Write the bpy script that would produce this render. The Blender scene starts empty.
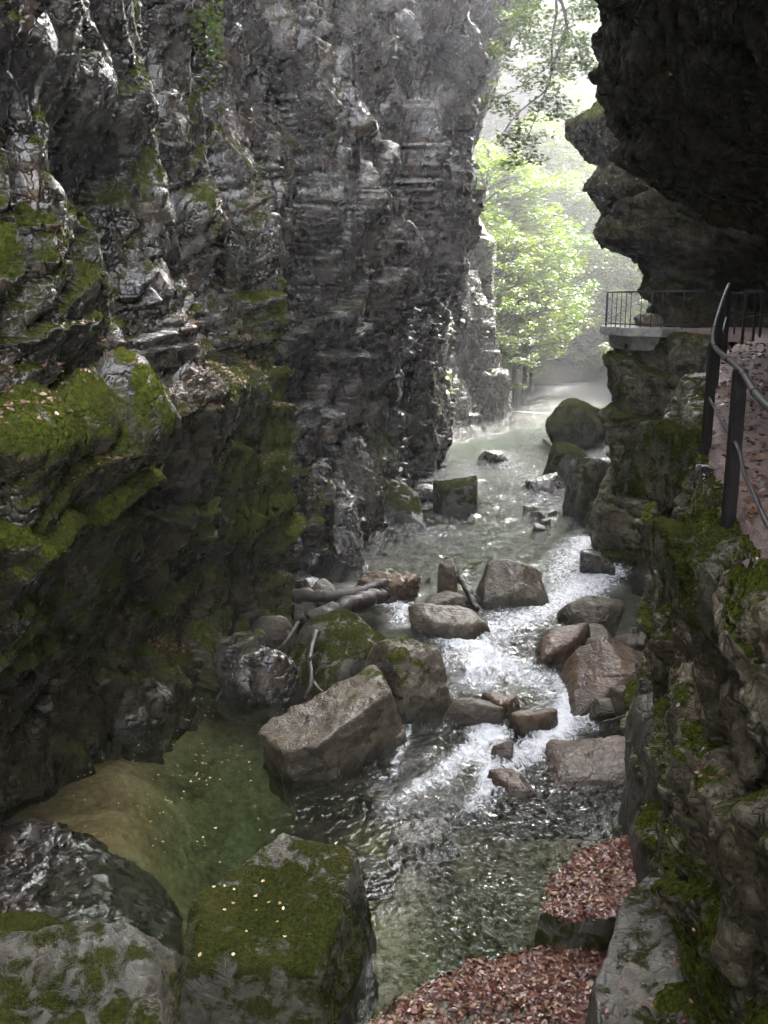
import bpy, bmesh, math, random
import numpy as np
from mathutils import Vector, Matrix

SC = bpy.context.scene
COL = SC.collection
R = math.radians
rng = np.random.default_rng(7)
random.seed(7)

# ------------------------------------------------------------------ camera numbers
CAM_Z, PITCH, FPX = 7.5, R(12.6), 950.0
CP, SP = math.cos(PITCH), math.sin(PITCH)


def at_z(px, py, z=0.0):
    """ground point seen at a photo pixel, on the level z"""
    a, b = (px - 384) / FPX, (512 - py) / FPX
    dx, dy, dz = a, CP + b * SP, -SP + b * CP
    t = (z - CAM_Z) / dz
    return np.array([dx * t, dy * t, z])


def at_y(px, py, y):
    a, b = (px - 384) / FPX, (512 - py) / FPX
    dx, dy, dz = a, CP + b * SP, -SP + b * CP
    t = y / dy
    return np.array([dx * t, y, CAM_Z + dz * t])


# ------------------------------------------------------------------ noise
def _h(ix, iy, iz, seed):
    with np.errstate(over='ignore'):
        h = (ix.astype(np.uint32) * np.uint32(374761393) + iy.astype(np.uint32) * np.uint32(668265263)
             + iz.astype(np.uint32) * np.uint32(2246822519) + np.uint32((seed * 3266489917) & 0xffffffff))
        h = (h ^ (h >> np.uint32(13))) * np.uint32(1274126177)
        h = (h ^ (h >> np.uint32(15))) * np.uint32(2654435761)
        h ^= h >> np.uint32(16)
    return h.astype(np.float32) * np.float32(1 / 4294967296.0)


def vnoise(p, seed=0):
    p = np.asarray(p, np.float32)
    f = np.floor(p)
    i = f.astype(np.int64)
    w = p - f
    w = w * w * w * (w * (w * 6 - 15) + 10)
    x, y, z = i[:, 0], i[:, 1], i[:, 2]
    wx, wy, wz = w[:, 0], w[:, 1], w[:, 2]
    r = 0
    for dz in (0, 1):
        for dy in (0, 1):
            a = _h(x, y + dy, z + dz, seed)
            b = _h(x + 1, y + dy, z + dz, seed)
            r = r + (a + (b - a) * wx) * (wy if dy else 1 - wy) * (wz if dz else 1 - wz)
    return r * 2 - 1


_ROT = np.array([[0.00, 0.80, 0.60], [-0.80, 0.36, -0.48], [-0.60, -0.48, 0.64]], np.float32)


def fbm(p, octv=4, seed=0, gain=0.5, lac=2.03, ridged=False):
    p = np.asarray(p, np.float32)
    r, a, tot = 0, 1.0, 0
    for o in range(octv):
        n = vnoise(p, seed + o)
        if ridged:
            n = 1 - 2 * np.abs(n)
        r = r + a * n
        tot += a
        a *= gain
        p = (p @ _ROT.T) * lac + 11.7
    return r / tot


def worley(p, seed=0, facet=False):
    """F1, F2, random number of the nearest cell"""
    p = np.asarray(p, np.float32)
    f = np.floor(p)
    i = f.astype(np.int64)
    n = len(p)
    vec = np.zeros((n, 3), np.float32); rdir = np.zeros((n, 3), np.float32)
    f1 = np.full(n, 9, np.float32); f2 = np.full(n, 9, np.float32); idr = np.zeros(n, np.float32)
    for dx in (-1, 0, 1):
        for dy in (-1, 0, 1):
            for dz in (-1, 0, 1):
                c = i + np.array([dx, dy, dz])
                q = np.stack([_h(c[:, 0], c[:, 1], c[:, 2], seed + k) for k in (0, 1, 2)], 1)
                d = np.sqrt((((f + np.array([dx, dy, dz], np.float32) + q) - p) ** 2).sum(1))
                cid = q[:, 0] * 0.37 + q[:, 1] * 0.63
                m = d < f1
                f2 = np.where(m, f1, np.minimum(f2, d))
                idr = np.where(m, cid, idr)
                if facet:
                    vec = np.where(m[:, None], p - (f + np.array([dx, dy, dz], np.float32) + q), vec)
                    rdir = np.where(m[:, None], np.stack([q[:, 1], q[:, 2], q[:, 0]], 1) * 2 - 1, rdir)
                f1 = np.where(m, d, f1)
    if facet: return f1, f2, idr, (vec * rdir).sum(1)
    return f1, f2, idr


def sst(a, b, x):
    t = np.clip((x - a) / (b - a), 0, 1)
    return t * t * (3 - 2 * t)


# ------------------------------------------------------------------ object helpers
def tag(o, label=None, cat=None, group=None, kind=None):
    if label: o['label'] = label
    if cat: o['category'] = cat
    if group: o['group'] = group
    if kind: o['kind'] = kind
    return o


def mesh_obj(name, verts, faces, mat, parent=None, smooth=True, attrs=None):
    verts = np.asarray(verts, np.float32)
    faces = np.asarray(faces, np.int32)
    me = bpy.data.meshes.new(name)
    me.vertices.add(len(verts))
    me.vertices.foreach_set('co', verts.ravel())
    k = faces.shape[1]
    me.loops.add(faces.size)
    me.loops.foreach_set('vertex_index', faces.ravel())
    me.polygons.add(len(faces))
    me.polygons.foreach_set('loop_start', np.arange(0, faces.size, k, dtype=np.int32))
    me.polygons.foreach_set('use_smooth', np.full(len(faces), smooth))
    me.update(calc_edges=True)
    for an, av in (attrs or {}).items():
        at = me.attributes.new(an, 'FLOAT', 'POINT')
        at.data.foreach_set('value', np.asarray(av, np.float32))
    if mat: me.materials.append(mat)
    o = bpy.data.objects.new(name, me)
    COL.objects.link(o)
    if parent: o.parent = parent
    return o


def empty(name, loc=(0, 0, 0), rz=0):
    o = bpy.data.objects.new(name, None)
    COL.objects.link(o)
    o.location = loc
    o.rotation_euler = (0, 0, rz)
    o.empty_display_size = 0.2
    return o


def copy_tree(o, parent=None):
    c = o.copy()
    COL.objects.link(c)
    if parent: c.parent = parent
    for ch in list(o.children):
        copy_tree(ch, c)
    return c


def grid_faces(nu, nv):
    a = np.arange(nu * nv).reshape(nu, nv)
    return np.stack([a[:-1, :-1], a[1:, :-1], a[1:, 1:], a[:-1, 1:]], -1).reshape(-1, 4)


def grid_normals(P):
    du = np.gradient(P, axis=0)
    dv = np.gradient(P, axis=1)
    n = np.cross(du, dv)
    return n / (np.linalg.norm(n, axis=-1, keepdims=True) + 1e-9)


class MB:
    """collects boxes and tubes that make up ONE mesh"""
    def __init__(s):
        s.v, s.f, s.n = [], [], 0

    def add(s, v, f):
        v = np.asarray(v, float); f = [tuple(int(i) + s.n for i in q) for q in f]
        s.v.append(v); s.f += f; s.n += len(v)
        return s

    def box(s, c, size, rz=0, bevel=0.0):
        bm = bmesh.new()
        bmesh.ops.create_cube(bm, size=1)
        for v in bm.verts: v.co = Vector((v.co.x * size[0], v.co.y * size[1], v.co.z * size[2]))
        if bevel: bmesh.ops.bevel(bm, geom=bm.edges[:], offset=bevel, segments=2, affect='EDGES')
        bm.transform(Matrix.Translation(Vector(c)) @ Matrix.Rotation(rz, 4, 'Z'))
        bm.verts.index_update()
        s.add([v.co[:] for v in bm.verts], [[v.index for v in f.verts] for f in bm.faces])
        bm.free()
        return s

    def tube(s, pts, rad, sides=8, jitter=0.0, seed=0):
        pts = np.asarray(pts, float)
        n = len(pts)
        rad = np.full(n, rad) if np.isscalar(rad) else np.asarray(rad, float)
        r_ = np.random.default_rng(seed)
        t = np.gradient(pts, axis=0)
        t /= np.linalg.norm(t, axis=1, keepdims=True) + 1e-9
        up = np.array([0, 0, 1.0]) if abs(t[0, 2]) < 0.9 else np.array([1.0, 0, 0])
        ang = np.linspace(0, 2 * math.pi, sides, endpoint=False)
        V = []
        for i in range(n):
            a = np.cross(t[i], up); a /= np.linalg.norm(a) + 1e-9
            b = np.cross(a, t[i]); up = b
            rr = rad[i] * (1 + jitter * (r_.random(sides) - 0.5))
            V.append(pts[i] + np.outer(np.cos(ang) * rr, a) + np.outer(np.sin(ang) * rr, b))
        V = np.concatenate(V + [pts[:1], pts[-1:]])
        F = []
        for i in range(n - 1):
            for j in range(sides):
                k = (j + 1) % sides
                F.append((i * sides + j, i * sides + k, (i + 1) * sides + k, (i + 1) * sides + j))
        for j in range(sides):
            k = (j + 1) % sides
            F.append((n * sides, k, j))
            F.append((n * sides + 1, (n - 1) * sides + j, (n - 1) * sides + k))
        return s.add(V, F)

    def build(s, name, mat, parent=None, smooth=True):
        me = bpy.data.meshes.new(name)
        me.from_pydata([tuple(v) for v in np.concatenate(s.v)], [], s.f)
        me.polygons.foreach_set('use_smooth', [smooth] * len(me.polygons))
        me.materials.append(mat)
        o = bpy.data.objects.new(name, me)
        COL.objects.link(o)
        if parent: o.parent = parent
        return o


def curve_pts(pts, n=24):
    """Catmull-Rom through points"""
    p = np.asarray(pts, float)
    p = np.concatenate([2 * p[:1] - p[1:2], p, 2 * p[-1:] - p[-2:-1]])
    seg = len(p) - 3
    out = []
    for u in np.linspace(0, seg - 1e-6, n):
        i = int(u); t = u - i
        a, b, c, d = p[i:i + 4]
        out.append(0.5 * (2 * b + (c - a) * t + (2 * a - 5 * b + 4 * c - d) * t * t + (3 * b - a - 3 * c + d) * t ** 3))
    return np.array(out)


# ------------------------------------------------------------------ materials
class NT:
    def __init__(s, name):
        s.m = bpy.data.materials.new(name)
        s.m.use_nodes = True
        s.t = s.m.node_tree
        s.t.nodes.clear()
        s.out = s.t.nodes.new('ShaderNodeOutputMaterial')

    def n(s, typ, ins=None, **props):
        nd = s.t.nodes.new('ShaderNode' + typ)
        for k, v in props.items(): setattr(nd, k, v)
        for k, v in (ins or {}).items():
            if isinstance(v, bpy.types.NodeSocket):
                s.t.links.new(v, nd.inputs[k])
            else:
                nd.inputs[k].default_value = v
        return nd

    def link(s, a, b): s.t.links.new(a, b)

    def math(s, op, a, b=0.0, clamp=False):
        return s.n('Math', {0: a, 1: b}, operation=op, use_clamp=clamp).outputs[0]

    def mix(s, fac, a, b):
        nd = s.t.nodes.new('ShaderNodeMix'); nd.data_type = 'RGBA'
        for k, v in ((0, fac), (6, a), (7, b)):
            if isinstance(v, bpy.types.NodeSocket): s.t.links.new(v, nd.inputs[k])
            else: nd.inputs[k].default_value = v if k == 0 else (*v, 1) if len(v) == 3 else v
        return nd.outputs[2]

    def ramp(s, fac, stops):
        nd = s.t.nodes.new('ShaderNodeValToRGB')
        e = nd.color_ramp.elements
        while len(e) < len(stops): e.new(0.5)
        for q, (p, c) in zip(e, stops):
            q.position = p
            q.color = (*c, 1) if not np.isscalar(c) else (c, c, c, 1)
        s.t.links.new(fac, nd.inputs[0])
        return nd.outputs[0]

    def noise(s, vec, scale, detail=4, rough=0.55, dist=0.0):
        return s.n('TexNoise', {'Vector': vec, 'Scale': scale, 'Detail': detail, 'Roughness': rough, 'Distortion': dist}).outputs['Fac']

    def scaled(s, vec, sc):
        return s.n('Mapping', {'Vector': vec, 'Scale': sc}).outputs[0]


def rock_material(name, dark, mid, light, moss=1.0, rough=(0.3, 0.6), bump=1.0, scale=1.0, moss_col=((0.025, 0.033, 0.006), (0.085, 0.1, 0.014)),
                  brown=0.3, spec=0.5, streak=True, cracks=0.0, dull=0.0):
    dark, mid, light = (tuple(0.55 * x for x in q) for q in (dark, mid, light))
    moss_col = tuple(tuple(0.8 * x for x in q) for q in moss_col)
    t = NT(name)
    co = t.n('TexCoord').outputs['Object']
    big = t.noise(co, 0.9 * scale, 4, 0.6, 0.4)
    fine = t.noise(co, 7 * scale, 5, 0.65)
    grain = t.noise(co, 38 * scale, 2, 0.6)
    v = t.math('ADD', t.math('MULTIPLY', big, 0.5), t.math('MULTIPLY', fine, 0.5))
    c = t.ramp(v, [(0.34, dark), (0.5, mid), (0.66, light)])
    if streak:
        st = t.noise(t.scaled(co, (1.6, 1.6, 0.16)), 1.8 * scale, 6, 0.65, 0.3)
        c = t.mix(t.ramp(st, [(0.42, 0.0), (0.62, 0.75)]), c, tuple(0.35 * np.array(dark) + 0.1 * np.array(mid)))
    bn = t.noise(co, 1.7 * scale, 5, 0.6)
    c = t.mix(t.math('MULTIPLY', t.ramp(bn, [(0.5, 0.0), (0.68, 1.0)]), brown), c, (0.085, 0.052, 0.026))
    ck = None
    if cracks:
        wob = t.n('TexNoise', {'Vector': co, 'Scale': 1.6, 'Detail': 3.0, 'Roughness': 0.6}).outputs['Color']
        cv = t.n('VectorMath', {0: t.scaled(co, (0.9, 0.8, 0.5)), 1: wob}, operation='ADD').outputs[0]
        e1 = t.n('TexVoronoi', {'Vector': cv, 'Scale': 0.95}, feature='DISTANCE_TO_EDGE').outputs['Distance']
        e2 = t.n('TexVoronoi', {'Vector': cv, 'Scale': 2.9}, feature='DISTANCE_TO_EDGE').outputs['Distance']
        wv = t.n('TexWave', {'Vector': t.n('Mapping', {'Vector': co, 'Rotation': (R(-16), 0, 0)}).outputs[0], 'Scale': 0.55, 'Distortion': 9.0, 'Detail': 4.0, 'Detail Scale': 1.1, 'Detail Roughness': 0.6}, bands_direction='Z', wave_profile='SAW').outputs['Fac']
        ck = t.math('MULTIPLY', t.ramp(e1, [(0.0, 0.0), (0.03, 1.0)]), t.ramp(e2, [(0.0, 0.45), (0.025, 1.0)]))
        ck = t.math('MULTIPLY', ck, t.ramp(wv, [(0.0, 0.55), (0.06, 1.0)]))
        c = t.mix(t.math('MULTIPLY', t.math('SUBTRACT', 1.0, ck), 0.75), c, (0.010, 0.008, 0.006))
    wet = t.n('Attribute', attribute_name='wet').outputs['Fac']
    c = t.mix(t.math('MULTIPLY', wet, 0.8), c, tuple(0.3 * np.array(mid)))
    alg_shade = t.n('Attribute', attribute_name='algae_shade').outputs['Fac']  # algae, plus shade painted on the overhang and the far cliff end
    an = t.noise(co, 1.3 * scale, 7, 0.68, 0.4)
    ag = t.ramp(t.math('ADD', alg_shade, t.math('MULTIPLY', t.math('SUBTRACT', an, 0.5), 1.6)), [(0.35, 0.0), (0.75, 0.85)])
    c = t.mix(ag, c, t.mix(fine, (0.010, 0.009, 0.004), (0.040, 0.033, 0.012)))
    # moss
    mo = t.n('Attribute', attribute_name='moss').outputs['Fac']
    mn = t.noise(co, 2.6 * scale, 5, 0.7, 0.5)
    mm = t.math('ADD', mo, t.math('MULTIPLY', t.math('SUBTRACT', mn, 0.5), 2.2))
    mm = t.math('MULTIPLY', t.ramp(mm, [(0.40, 0.0), (0.62, 1.0)]), moss)
    mf = t.noise(co, 16 * scale, 3, 0.7)
    mc = t.mix(t.ramp(mf, [(0.36, 0.0), (0.66, 1.0)]), moss_col[0], moss_col[1])
    mc = t.mix(t.ramp(t.noise(co, 1.1 * scale, 3), [(0.45, 0.0), (0.65, 0.5)]), mc, (0.045, 0.042, 0.013))
    c = t.mix(mm, c, mc)
    rg = t.ramp(t.noise(co, 4 * scale, 5, 0.6), [(0.35, rough[0]), (0.65, rough[1])])
    rg = t.mix(mm, rg, (0.9, 0.9, 0.9))
    h = t.math('ADD', t.math('MULTIPLY', fine, 0.04), t.math('MULTIPLY', grain, 0.015))
    h = t.math('ADD', h, t.math('MULTIPLY', t.math('MULTIPLY', mm, mf), 0.09))
    vo = t.n('TexVoronoi', {'Vector': co, 'Scale': 5.5 * scale}, feature='DISTANCE_TO_EDGE').outputs['Distance']
    h = t.math('ADD', h, t.math('MULTIPLY', t.ramp(vo, [(0.0, 0.0), (0.12, 1.0)]), 0.012))
    if ck is not None:
        h = t.math('ADD', h, t.math('MULTIPLY', ck, 0.06 * cracks)); h = t.math('ADD', h, t.math('MULTIPLY', wv, 0.05 * cracks))
    bp = t.n('Bump', {'Height': h, 'Strength': 0.9, 'Distance': 1.0 * bump})
    sp = t.math('MULTIPLY', t.math('SUBTRACT', 1.0, mm), spec)
    if dull: sp = t.math('MULTIPLY', sp, t.math('SUBTRACT', 1.0, t.math('MULTIPLY', ag, dull)))
    b = t.n('BsdfPrincipled', {'Base Color': c, 'Roughness': rg, 'Normal': bp.outputs[0], 'Specular IOR Level': sp})
    t.link(b.outputs[0], t.out.inputs[0])
    return t.m


def simple_mat(name, c1, c2, scale=8, rough=0.6, bump=0.02, metal=0.0, detail=5, stretch=None):
    t = NT(name)
    co = t.n('TexCoord').outputs['Object']
    if stretch: co = t.scaled(co, stretch)
    n = t.noise(co, scale, detail, 0.65)
    c = t.ramp(n, [(0.35, c1), (0.65, c2)])
    bp = t.n('Bump', {'Height': n, 'Strength': 0.8, 'Distance': bump})
    b = t.n('BsdfPrincipled', {'Base Color': c, 'Roughness': rough, 'Metallic': metal, 'Normal': bp.outputs[0]})
    t.link(b.outputs[0], t.out.inputs[0])
    return t.m


def leaf_material(name, stops, trans=0.5, rough=0.5):
    t = NT(name)
    a = t.n('Attribute', attribute_name='rnd').outputs['Fac']
    c = t.ramp(a, stops)
    d = t.n('BsdfPrincipled', {'Base Color': c, 'Roughness': rough})
    if trans > 0:
        hs = t.n('HueSaturation', {'Saturation': 1.1, 'Value': 1.5, 'Color': c})
        tr = t.n('BsdfTranslucent', {'Color': hs.outputs[0]})
        mx = t.n('MixShader', {0: trans, 1: d.outputs[0], 2: tr.outputs[0]})
        t.link(mx.outputs[0], t.out.inputs[0])
    else:
        t.link(d.outputs[0], t.out.inputs[0])
    return t.m


M = {}
M['cliff'] = rock_material('wet_cliff_rock', (0.02, 0.016, 0.012), (0.078, 0.064, 0.048), (0.24, 0.205, 0.165), 1.0, (0.12, 0.4), 0.5, brown=0.75, spec=0.9, cracks=1.0, dull=0.75)
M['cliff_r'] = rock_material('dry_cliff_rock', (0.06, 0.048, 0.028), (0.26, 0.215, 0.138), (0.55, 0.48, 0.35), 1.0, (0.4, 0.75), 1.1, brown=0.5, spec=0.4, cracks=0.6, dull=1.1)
M['boulder'] = rock_material('river_boulder', (0.042, 0.033, 0.02), (0.132, 0.104, 0.064), (0.29, 0.24, 0.165), 1.0, (0.3, 0.6), 0.6, scale=1.4, brown=0.5, streak=False, cracks=0.3)
M['brown'] = rock_material('brown_boulder', (0.08, 0.05, 0.03), (0.18, 0.115, 0.068), (0.3, 0.205, 0.13), 1.0, (0.25, 0.5), 0.5, scale=1.4, brown=0.5, streak=False, cracks=0.3)
M['mossy'] = rock_material('mossy_boulder', (0.03, 0.026, 0.018), (0.075, 0.067, 0.048), (0.17, 0.155, 0.115), 1.0, (0.4, 0.7), 0.5, scale=1.3, streak=False,
                           moss_col=((0.013, 0.016, 0.005), (0.046, 0.05, 0.011)))
M['steel'] = simple_mat('dark_wet_steel', (0.006, 0.0055, 0.0055), (0.018, 0.015, 0.015), 14, 0.45, 0.004, 0.0)
M['concrete'] = simple_mat('concrete', (0.2, 0.2, 0.18), (0.36, 0.35, 0.32), 6, 0.8, 0.02)
M['wood'] = simple_mat('wet_driftwood', (0.010, 0.007, 0.005), (0.05, 0.038, 0.03), 6, 0.5, 0.03, stretch=(3, 3, 0.6))
M['bark'] = simple_mat('tree_bark', (0.025, 0.02, 0.016), (0.07, 0.06, 0.05), 9, 0.85, 0.03)
M['leafy'] = leaf_material('beech_leaf', [(0.0, (0.028, 0.058, 0.004)), (0.5, (0.055, 0.092, 0.006)), (1.0, (0.1, 0.125, 0.008))], 0.5)
M['darkleaf'] = leaf_material('dark_leaf', [(0.0, (0.012, 0.024, 0.007)), (0.6, (0.026, 0.042, 0.012)), (1.0, (0.045, 0.06, 0.016))], 0.4)
M['yellowleaf'] = leaf_material('pale_leaf', [(0.0, (0.045, 0.065, 0.01)), (0.6, (0.08, 0.1, 0.018)), (1.0, (0.13, 0.13, 0.028))], 0.55)
M['litter'] = leaf_material('fallen_leaf', [(0.0, (0.03, 0.010, 0.006)), (0.4, (0.085, 0.026, 0.015)), (0.7, (0.135, 0.05, 0.03)), (0.92, (0.2, 0.105, 0.055)), (1.0, (0.27, 0.19, 0.1))], 0.0, 0.4)
M['paleleaf'] = leaf_material('pale_fallen_leaf', [(0.0, (0.3, 0.17, 0.08)), (0.5, (0.42, 0.32, 0.16)), (1.0, (0.5, 0.45, 0.32))], 0.0, 0.5)
HAZE = 0.0022
SUN, SUN_EL, SUN_AZ, SKY, EXPOSURE = 2.6, 42, 40, 0.15, 4.35
# ------------------------------------------------------------------ cliffs
def loft(ys, zs, profs):
    """profs: list of (y, [z...], [x...]) -> X[len(ys), len(zs)]"""
    ky = np.array([p[0] for p in profs], float)
    K = np.stack([np.interp(zs, p[1], p[2]) for p in profs])
    i = np.clip(np.searchsorted(ky, ys) - 1, 0, len(ky) - 2)
    t = np.clip((ys - ky[i]) / (ky[i + 1] - ky[i]), 0, 1)[:, None]
    t = t * t * (3 - 2 * t) * 0.6 + t * 0.4
    return K[i] * (1 - t) + K[i + 1] * t


def warped_samples(knots, counts):
    out = []
    for (a, b), c in zip(zip(knots[:-1], knots[1:]), counts):
        out.append(np.linspace(a, b, c, endpoint=False))
    return np.concatenate(out + [[knots[-1]]])


def cliff_surface(ys, zs, X, disp, flip, fine=1.0):
    Y, Z = np.meshgrid(ys, zs, indexing='ij')
    P = np.stack([X, Y, Z], -1)
    sgn = -1 if flip else 1
    n = grid_normals(P) * sgn
    shp = P.shape[:2]
    d = disp(P.reshape(-1, 3), n.reshape(-1, 3)).reshape(*shp, 1)
    P = P + n * d
    n = grid_normals(P) * sgn
    q = P.reshape(-1, 3)
    d = fine * (0.05 * fbm(q * 4.2, 3, 71, ridged=True) + 0.035 * fbm(q * 11, 3, 72))
    P = P + n * d.reshape(*shp, 1)
    return P, grid_normals(P) * sgn


def rock_disp(p, plane, k_flute, k_block, k_strata, k_fbm, dip=0.2, lean=0.3, seed=0, zs=0.25):
    a, b = p[:, 1], p[:, 2]
    warp = fbm(p * 0.28, 3, seed + 1)
    wf = fbm(p * 1.3, 3, seed + 2)
    u = a * 0.85 + b * lean + 1.3 * warp + 0.25 * wf
    fl = fbm(np.stack([u * 0.75, b * 0.13, p[:, 0] * 0.3], 1), 3, seed + 5, ridged=True)
    a2, b2 = a - dip * b, b + dip * a
    bp = np.stack([p[:, 0] * 0.5, a2 * 0.6 + 0.6 * warp + 0.1 * wf, b2 * zs + 0.3 * warp + 0.06 * wf], 1)
    f1, f2, cid, fac = worley(bp, seed + 9, True)
    crack = sst(0.0, 0.06, f2 - f1)
    bl = (cid - 0.5) * 1.0 + fac * 1.1 - 0.3 * (1 - crack)
    f1, f2, cid2, fac = worley(bp * 2.6 + 5 + 0.2 * wf[:, None], seed + 19, True)
    crack = sst(0.0, 0.09, f2 - f1)
    bl = bl + ((cid2 - 0.5) * 0.6 + fac * 1.0 - 0.2 * (1 - crack)) * 0.38
    f1, f2, cid2, fac = worley(bp * 6.5 + 9 + 0.3 * wf[:, None], seed + 29, True)
    bl = bl + ((cid2 - 0.5) * 0.6 + fac * 1.0) * 0.06
    w = (b2 + 1.5 * warp + 0.35 * wf) / 1.3
    s = w - np.floor(w)
    st = s ** 1.5 * sst(1.0, 0.9, s)
    st = (st - 0.4) * sst(-0.35, 0.25, fbm(p * 0.5 + 9, 3, seed + 77))
    fb = fbm(p * np.array([0.8, 0.8, 0.5]), 4, seed + 30, gain=0.42)
    return k_flute * fl + k_block * bl + k_strata * st + k_fbm * fb


# left wall -------------------------------------------------------------
ZL = [-2.5, 0, 1, 2, 2.8, 3.2, 5.0, 5.9, 6.3, 8, 11, 15, 20, 22.5, 27, 38]
LP = [
    (-14, ZL, [-7] * 13 + [-8, -12, -20]),
    (3, ZL, [-7.00, -7.00, -7.00, -6.60, -6.00, -5.80, -5.40, -5.20, -5.40, -5.40, -5.40, -5.40, -5.70, -7.20, -9.40, -19.40]),
    (9, ZL, [-7.20, -7.20, -7.40, -6.80, -5.80, -5.50, -4.80, -4.40, -5.00, -4.90, -4.70, -4.70, -5.00, -6.50, -8.70, -18.70]),
    (11.5, ZL, [-6.60, -6.60, -6.80, -6.40, -5.40, -5.10, -4.20, -3.90, -4.70, -4.60, -4.40, -4.40, -4.70, -6.20, -8.40, -18.40]),
    (13.6, ZL, [-6.00, -6.00, -6.30, -6.00, -4.80, -4.40, -3.80, -3.60, -4.40, -4.40, -4.20, -4.20, -4.50, -6.00, -8.20, -18.20]),
    (17, ZL, [-4.40, -4.30, -4.90, -4.60, -3.40, -3.30, -2.90, -2.80, -3.70, -3.80, -3.70, -3.60, -3.90, -5.40, -7.60, -17.60]),
    (20, ZL, [-3.10, -3.00, -3.40, -3.10, -2.30, -2.60, -2.40, -2.50, -3.00, -3.20, -3.20, -3.10, -3.40, -4.90, -7.10, -17.10]),
    (22, ZL, [-2.40, -2.30, -2.40, -2.20, -2.00, -2.20, -2.30, -2.40, -2.70, -2.80, -2.80, -2.70, -3.00, -4.50, -6.70, -16.70]),
    (23.0, ZL, [-2.60, -2.50, -2.60, -2.70, -2.90, -3.10, -3.10, -3.00, -2.90, -2.90, -2.80, -2.60, -2.90, -4.40, -6.60, -16.60]),
    (25, ZL, [-2.50, -2.40, -2.40, -2.60, -3.20, -3.50, -3.60, -3.40, -2.90, -2.60, -2.50, -2.30, -2.20, -2.20, -7.20, -20.20]),
    (26.5, ZL, [-1.60, -1.50, -1.50, -1.70, -2.00, -2.20, -2.40, -2.30, -2.10, -2.00, -1.90, -1.80, -1.80, -1.80, -6.80, -19.80]),
    (28, ZL, [-1.50, -1.40, -1.40, -1.40, -1.40, -1.50, -1.60, -1.50, -1.40, -1.40, -1.30, -1.30, -1.30, -1.30, -6.30, -19.30]),
    (31.5, ZL, [-0.70, -0.60, -0.60, -0.60, -0.60, -0.60, -0.50, -0.50, -0.40, -0.30, -0.20, -0.10, 0.00, 0.00, -5.00, -18.00]),
    (36, ZL, [0.90, 0.90, 0.80, 0.70, 0.60, 0.60, 0.70, 0.90, 1.00, 1.10, 1.20, 1.30, 1.40, 1.50, -3.60, -16.60]),
    (40, ZL, [2.20, 2.20, 2.00, 1.90, 1.90, 1.90, 2.00, 2.10, 2.10, 2.10, 2.10, 2.20, 2.60, 3.00, -2.40, -15.40]),
    (46, ZL, [2.90, 2.90, 2.80, 2.80, 2.90, 2.75, 2.85, 2.85, 2.95, 3.05, 3.05, 3.05, 3.65, 5.15, -1.35, -14.35]),
    (51.5, ZL, [3.70, 3.70, 3.70, 3.70, 3.80, 3.65, 3.75, 3.85, 3.95, 4.15, 4.15, 4.25, 5.85, 7.25, 0.85, -12.15]),
    (53.5, ZL, [3.80, 3.80, 3.80, 3.70, 3.70, 3.45, 3.45, 3.55, 3.65, 3.85, 4.05, 4.25, 6.05, 7.25, 1.05, -11.95]),
    (55, ZL, [4.20, 4.20, 4.00, 3.80, 3.50, 3.30, 3.00, 3.00, 3.00, 3.00, 3.00, 3.00, 2.50, 2.30, 2.00, 0.00]),
    (58.5, ZL, [6.20, 6.20, 6.00, 5.80, 5.60, 5.20, 5.00, 5.00, 5.00, 4.80, 4.60, 2.40, -0.60, -2.20, -4.60, -12.60]),
    (61, ZL, [8.00, 8.00, 7.90, 7.80, 7.70, 7.30, 7.20, 7.10, 7.10, 7.00, 6.90, 4.90, 0.40, -1.60, -4.60, -14.60]),
    (64, ZL, [8.70, 8.60, 8.40, 8.30, 8.10, 7.60, 7.40, 7.30, 7.30, 7.20, 7.00, 4.70, -0.60, -2.60, -5.60, -16.60]),
    (67, ZL, [8.00, 8.00, 7.80, 7.50, 7.00, 6.80, 6.00, 5.80, 5.60, 5.00, 3.50, 0.50, -5.00, -7.00, -10.00, -20.00]),
    (72, ZL, [4.00, 4.00, 3.50, 3.00, 2.00, 1.80, 0.50, 0.00, -0.50, -2.00, -5.00, -9.00, -14.00, -16.40, -20.00, -28.00]),
]
ysL = warped_samples([-14, 5, 9, 24, 36, 56, 72], [70, 70, 330, 150, 140, 50])
zsL = warped_samples([-2.5, -0.5, 13, 18, 38], [20, 360, 70, 60])
XL = loft(ysL, zsL, LP)


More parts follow.
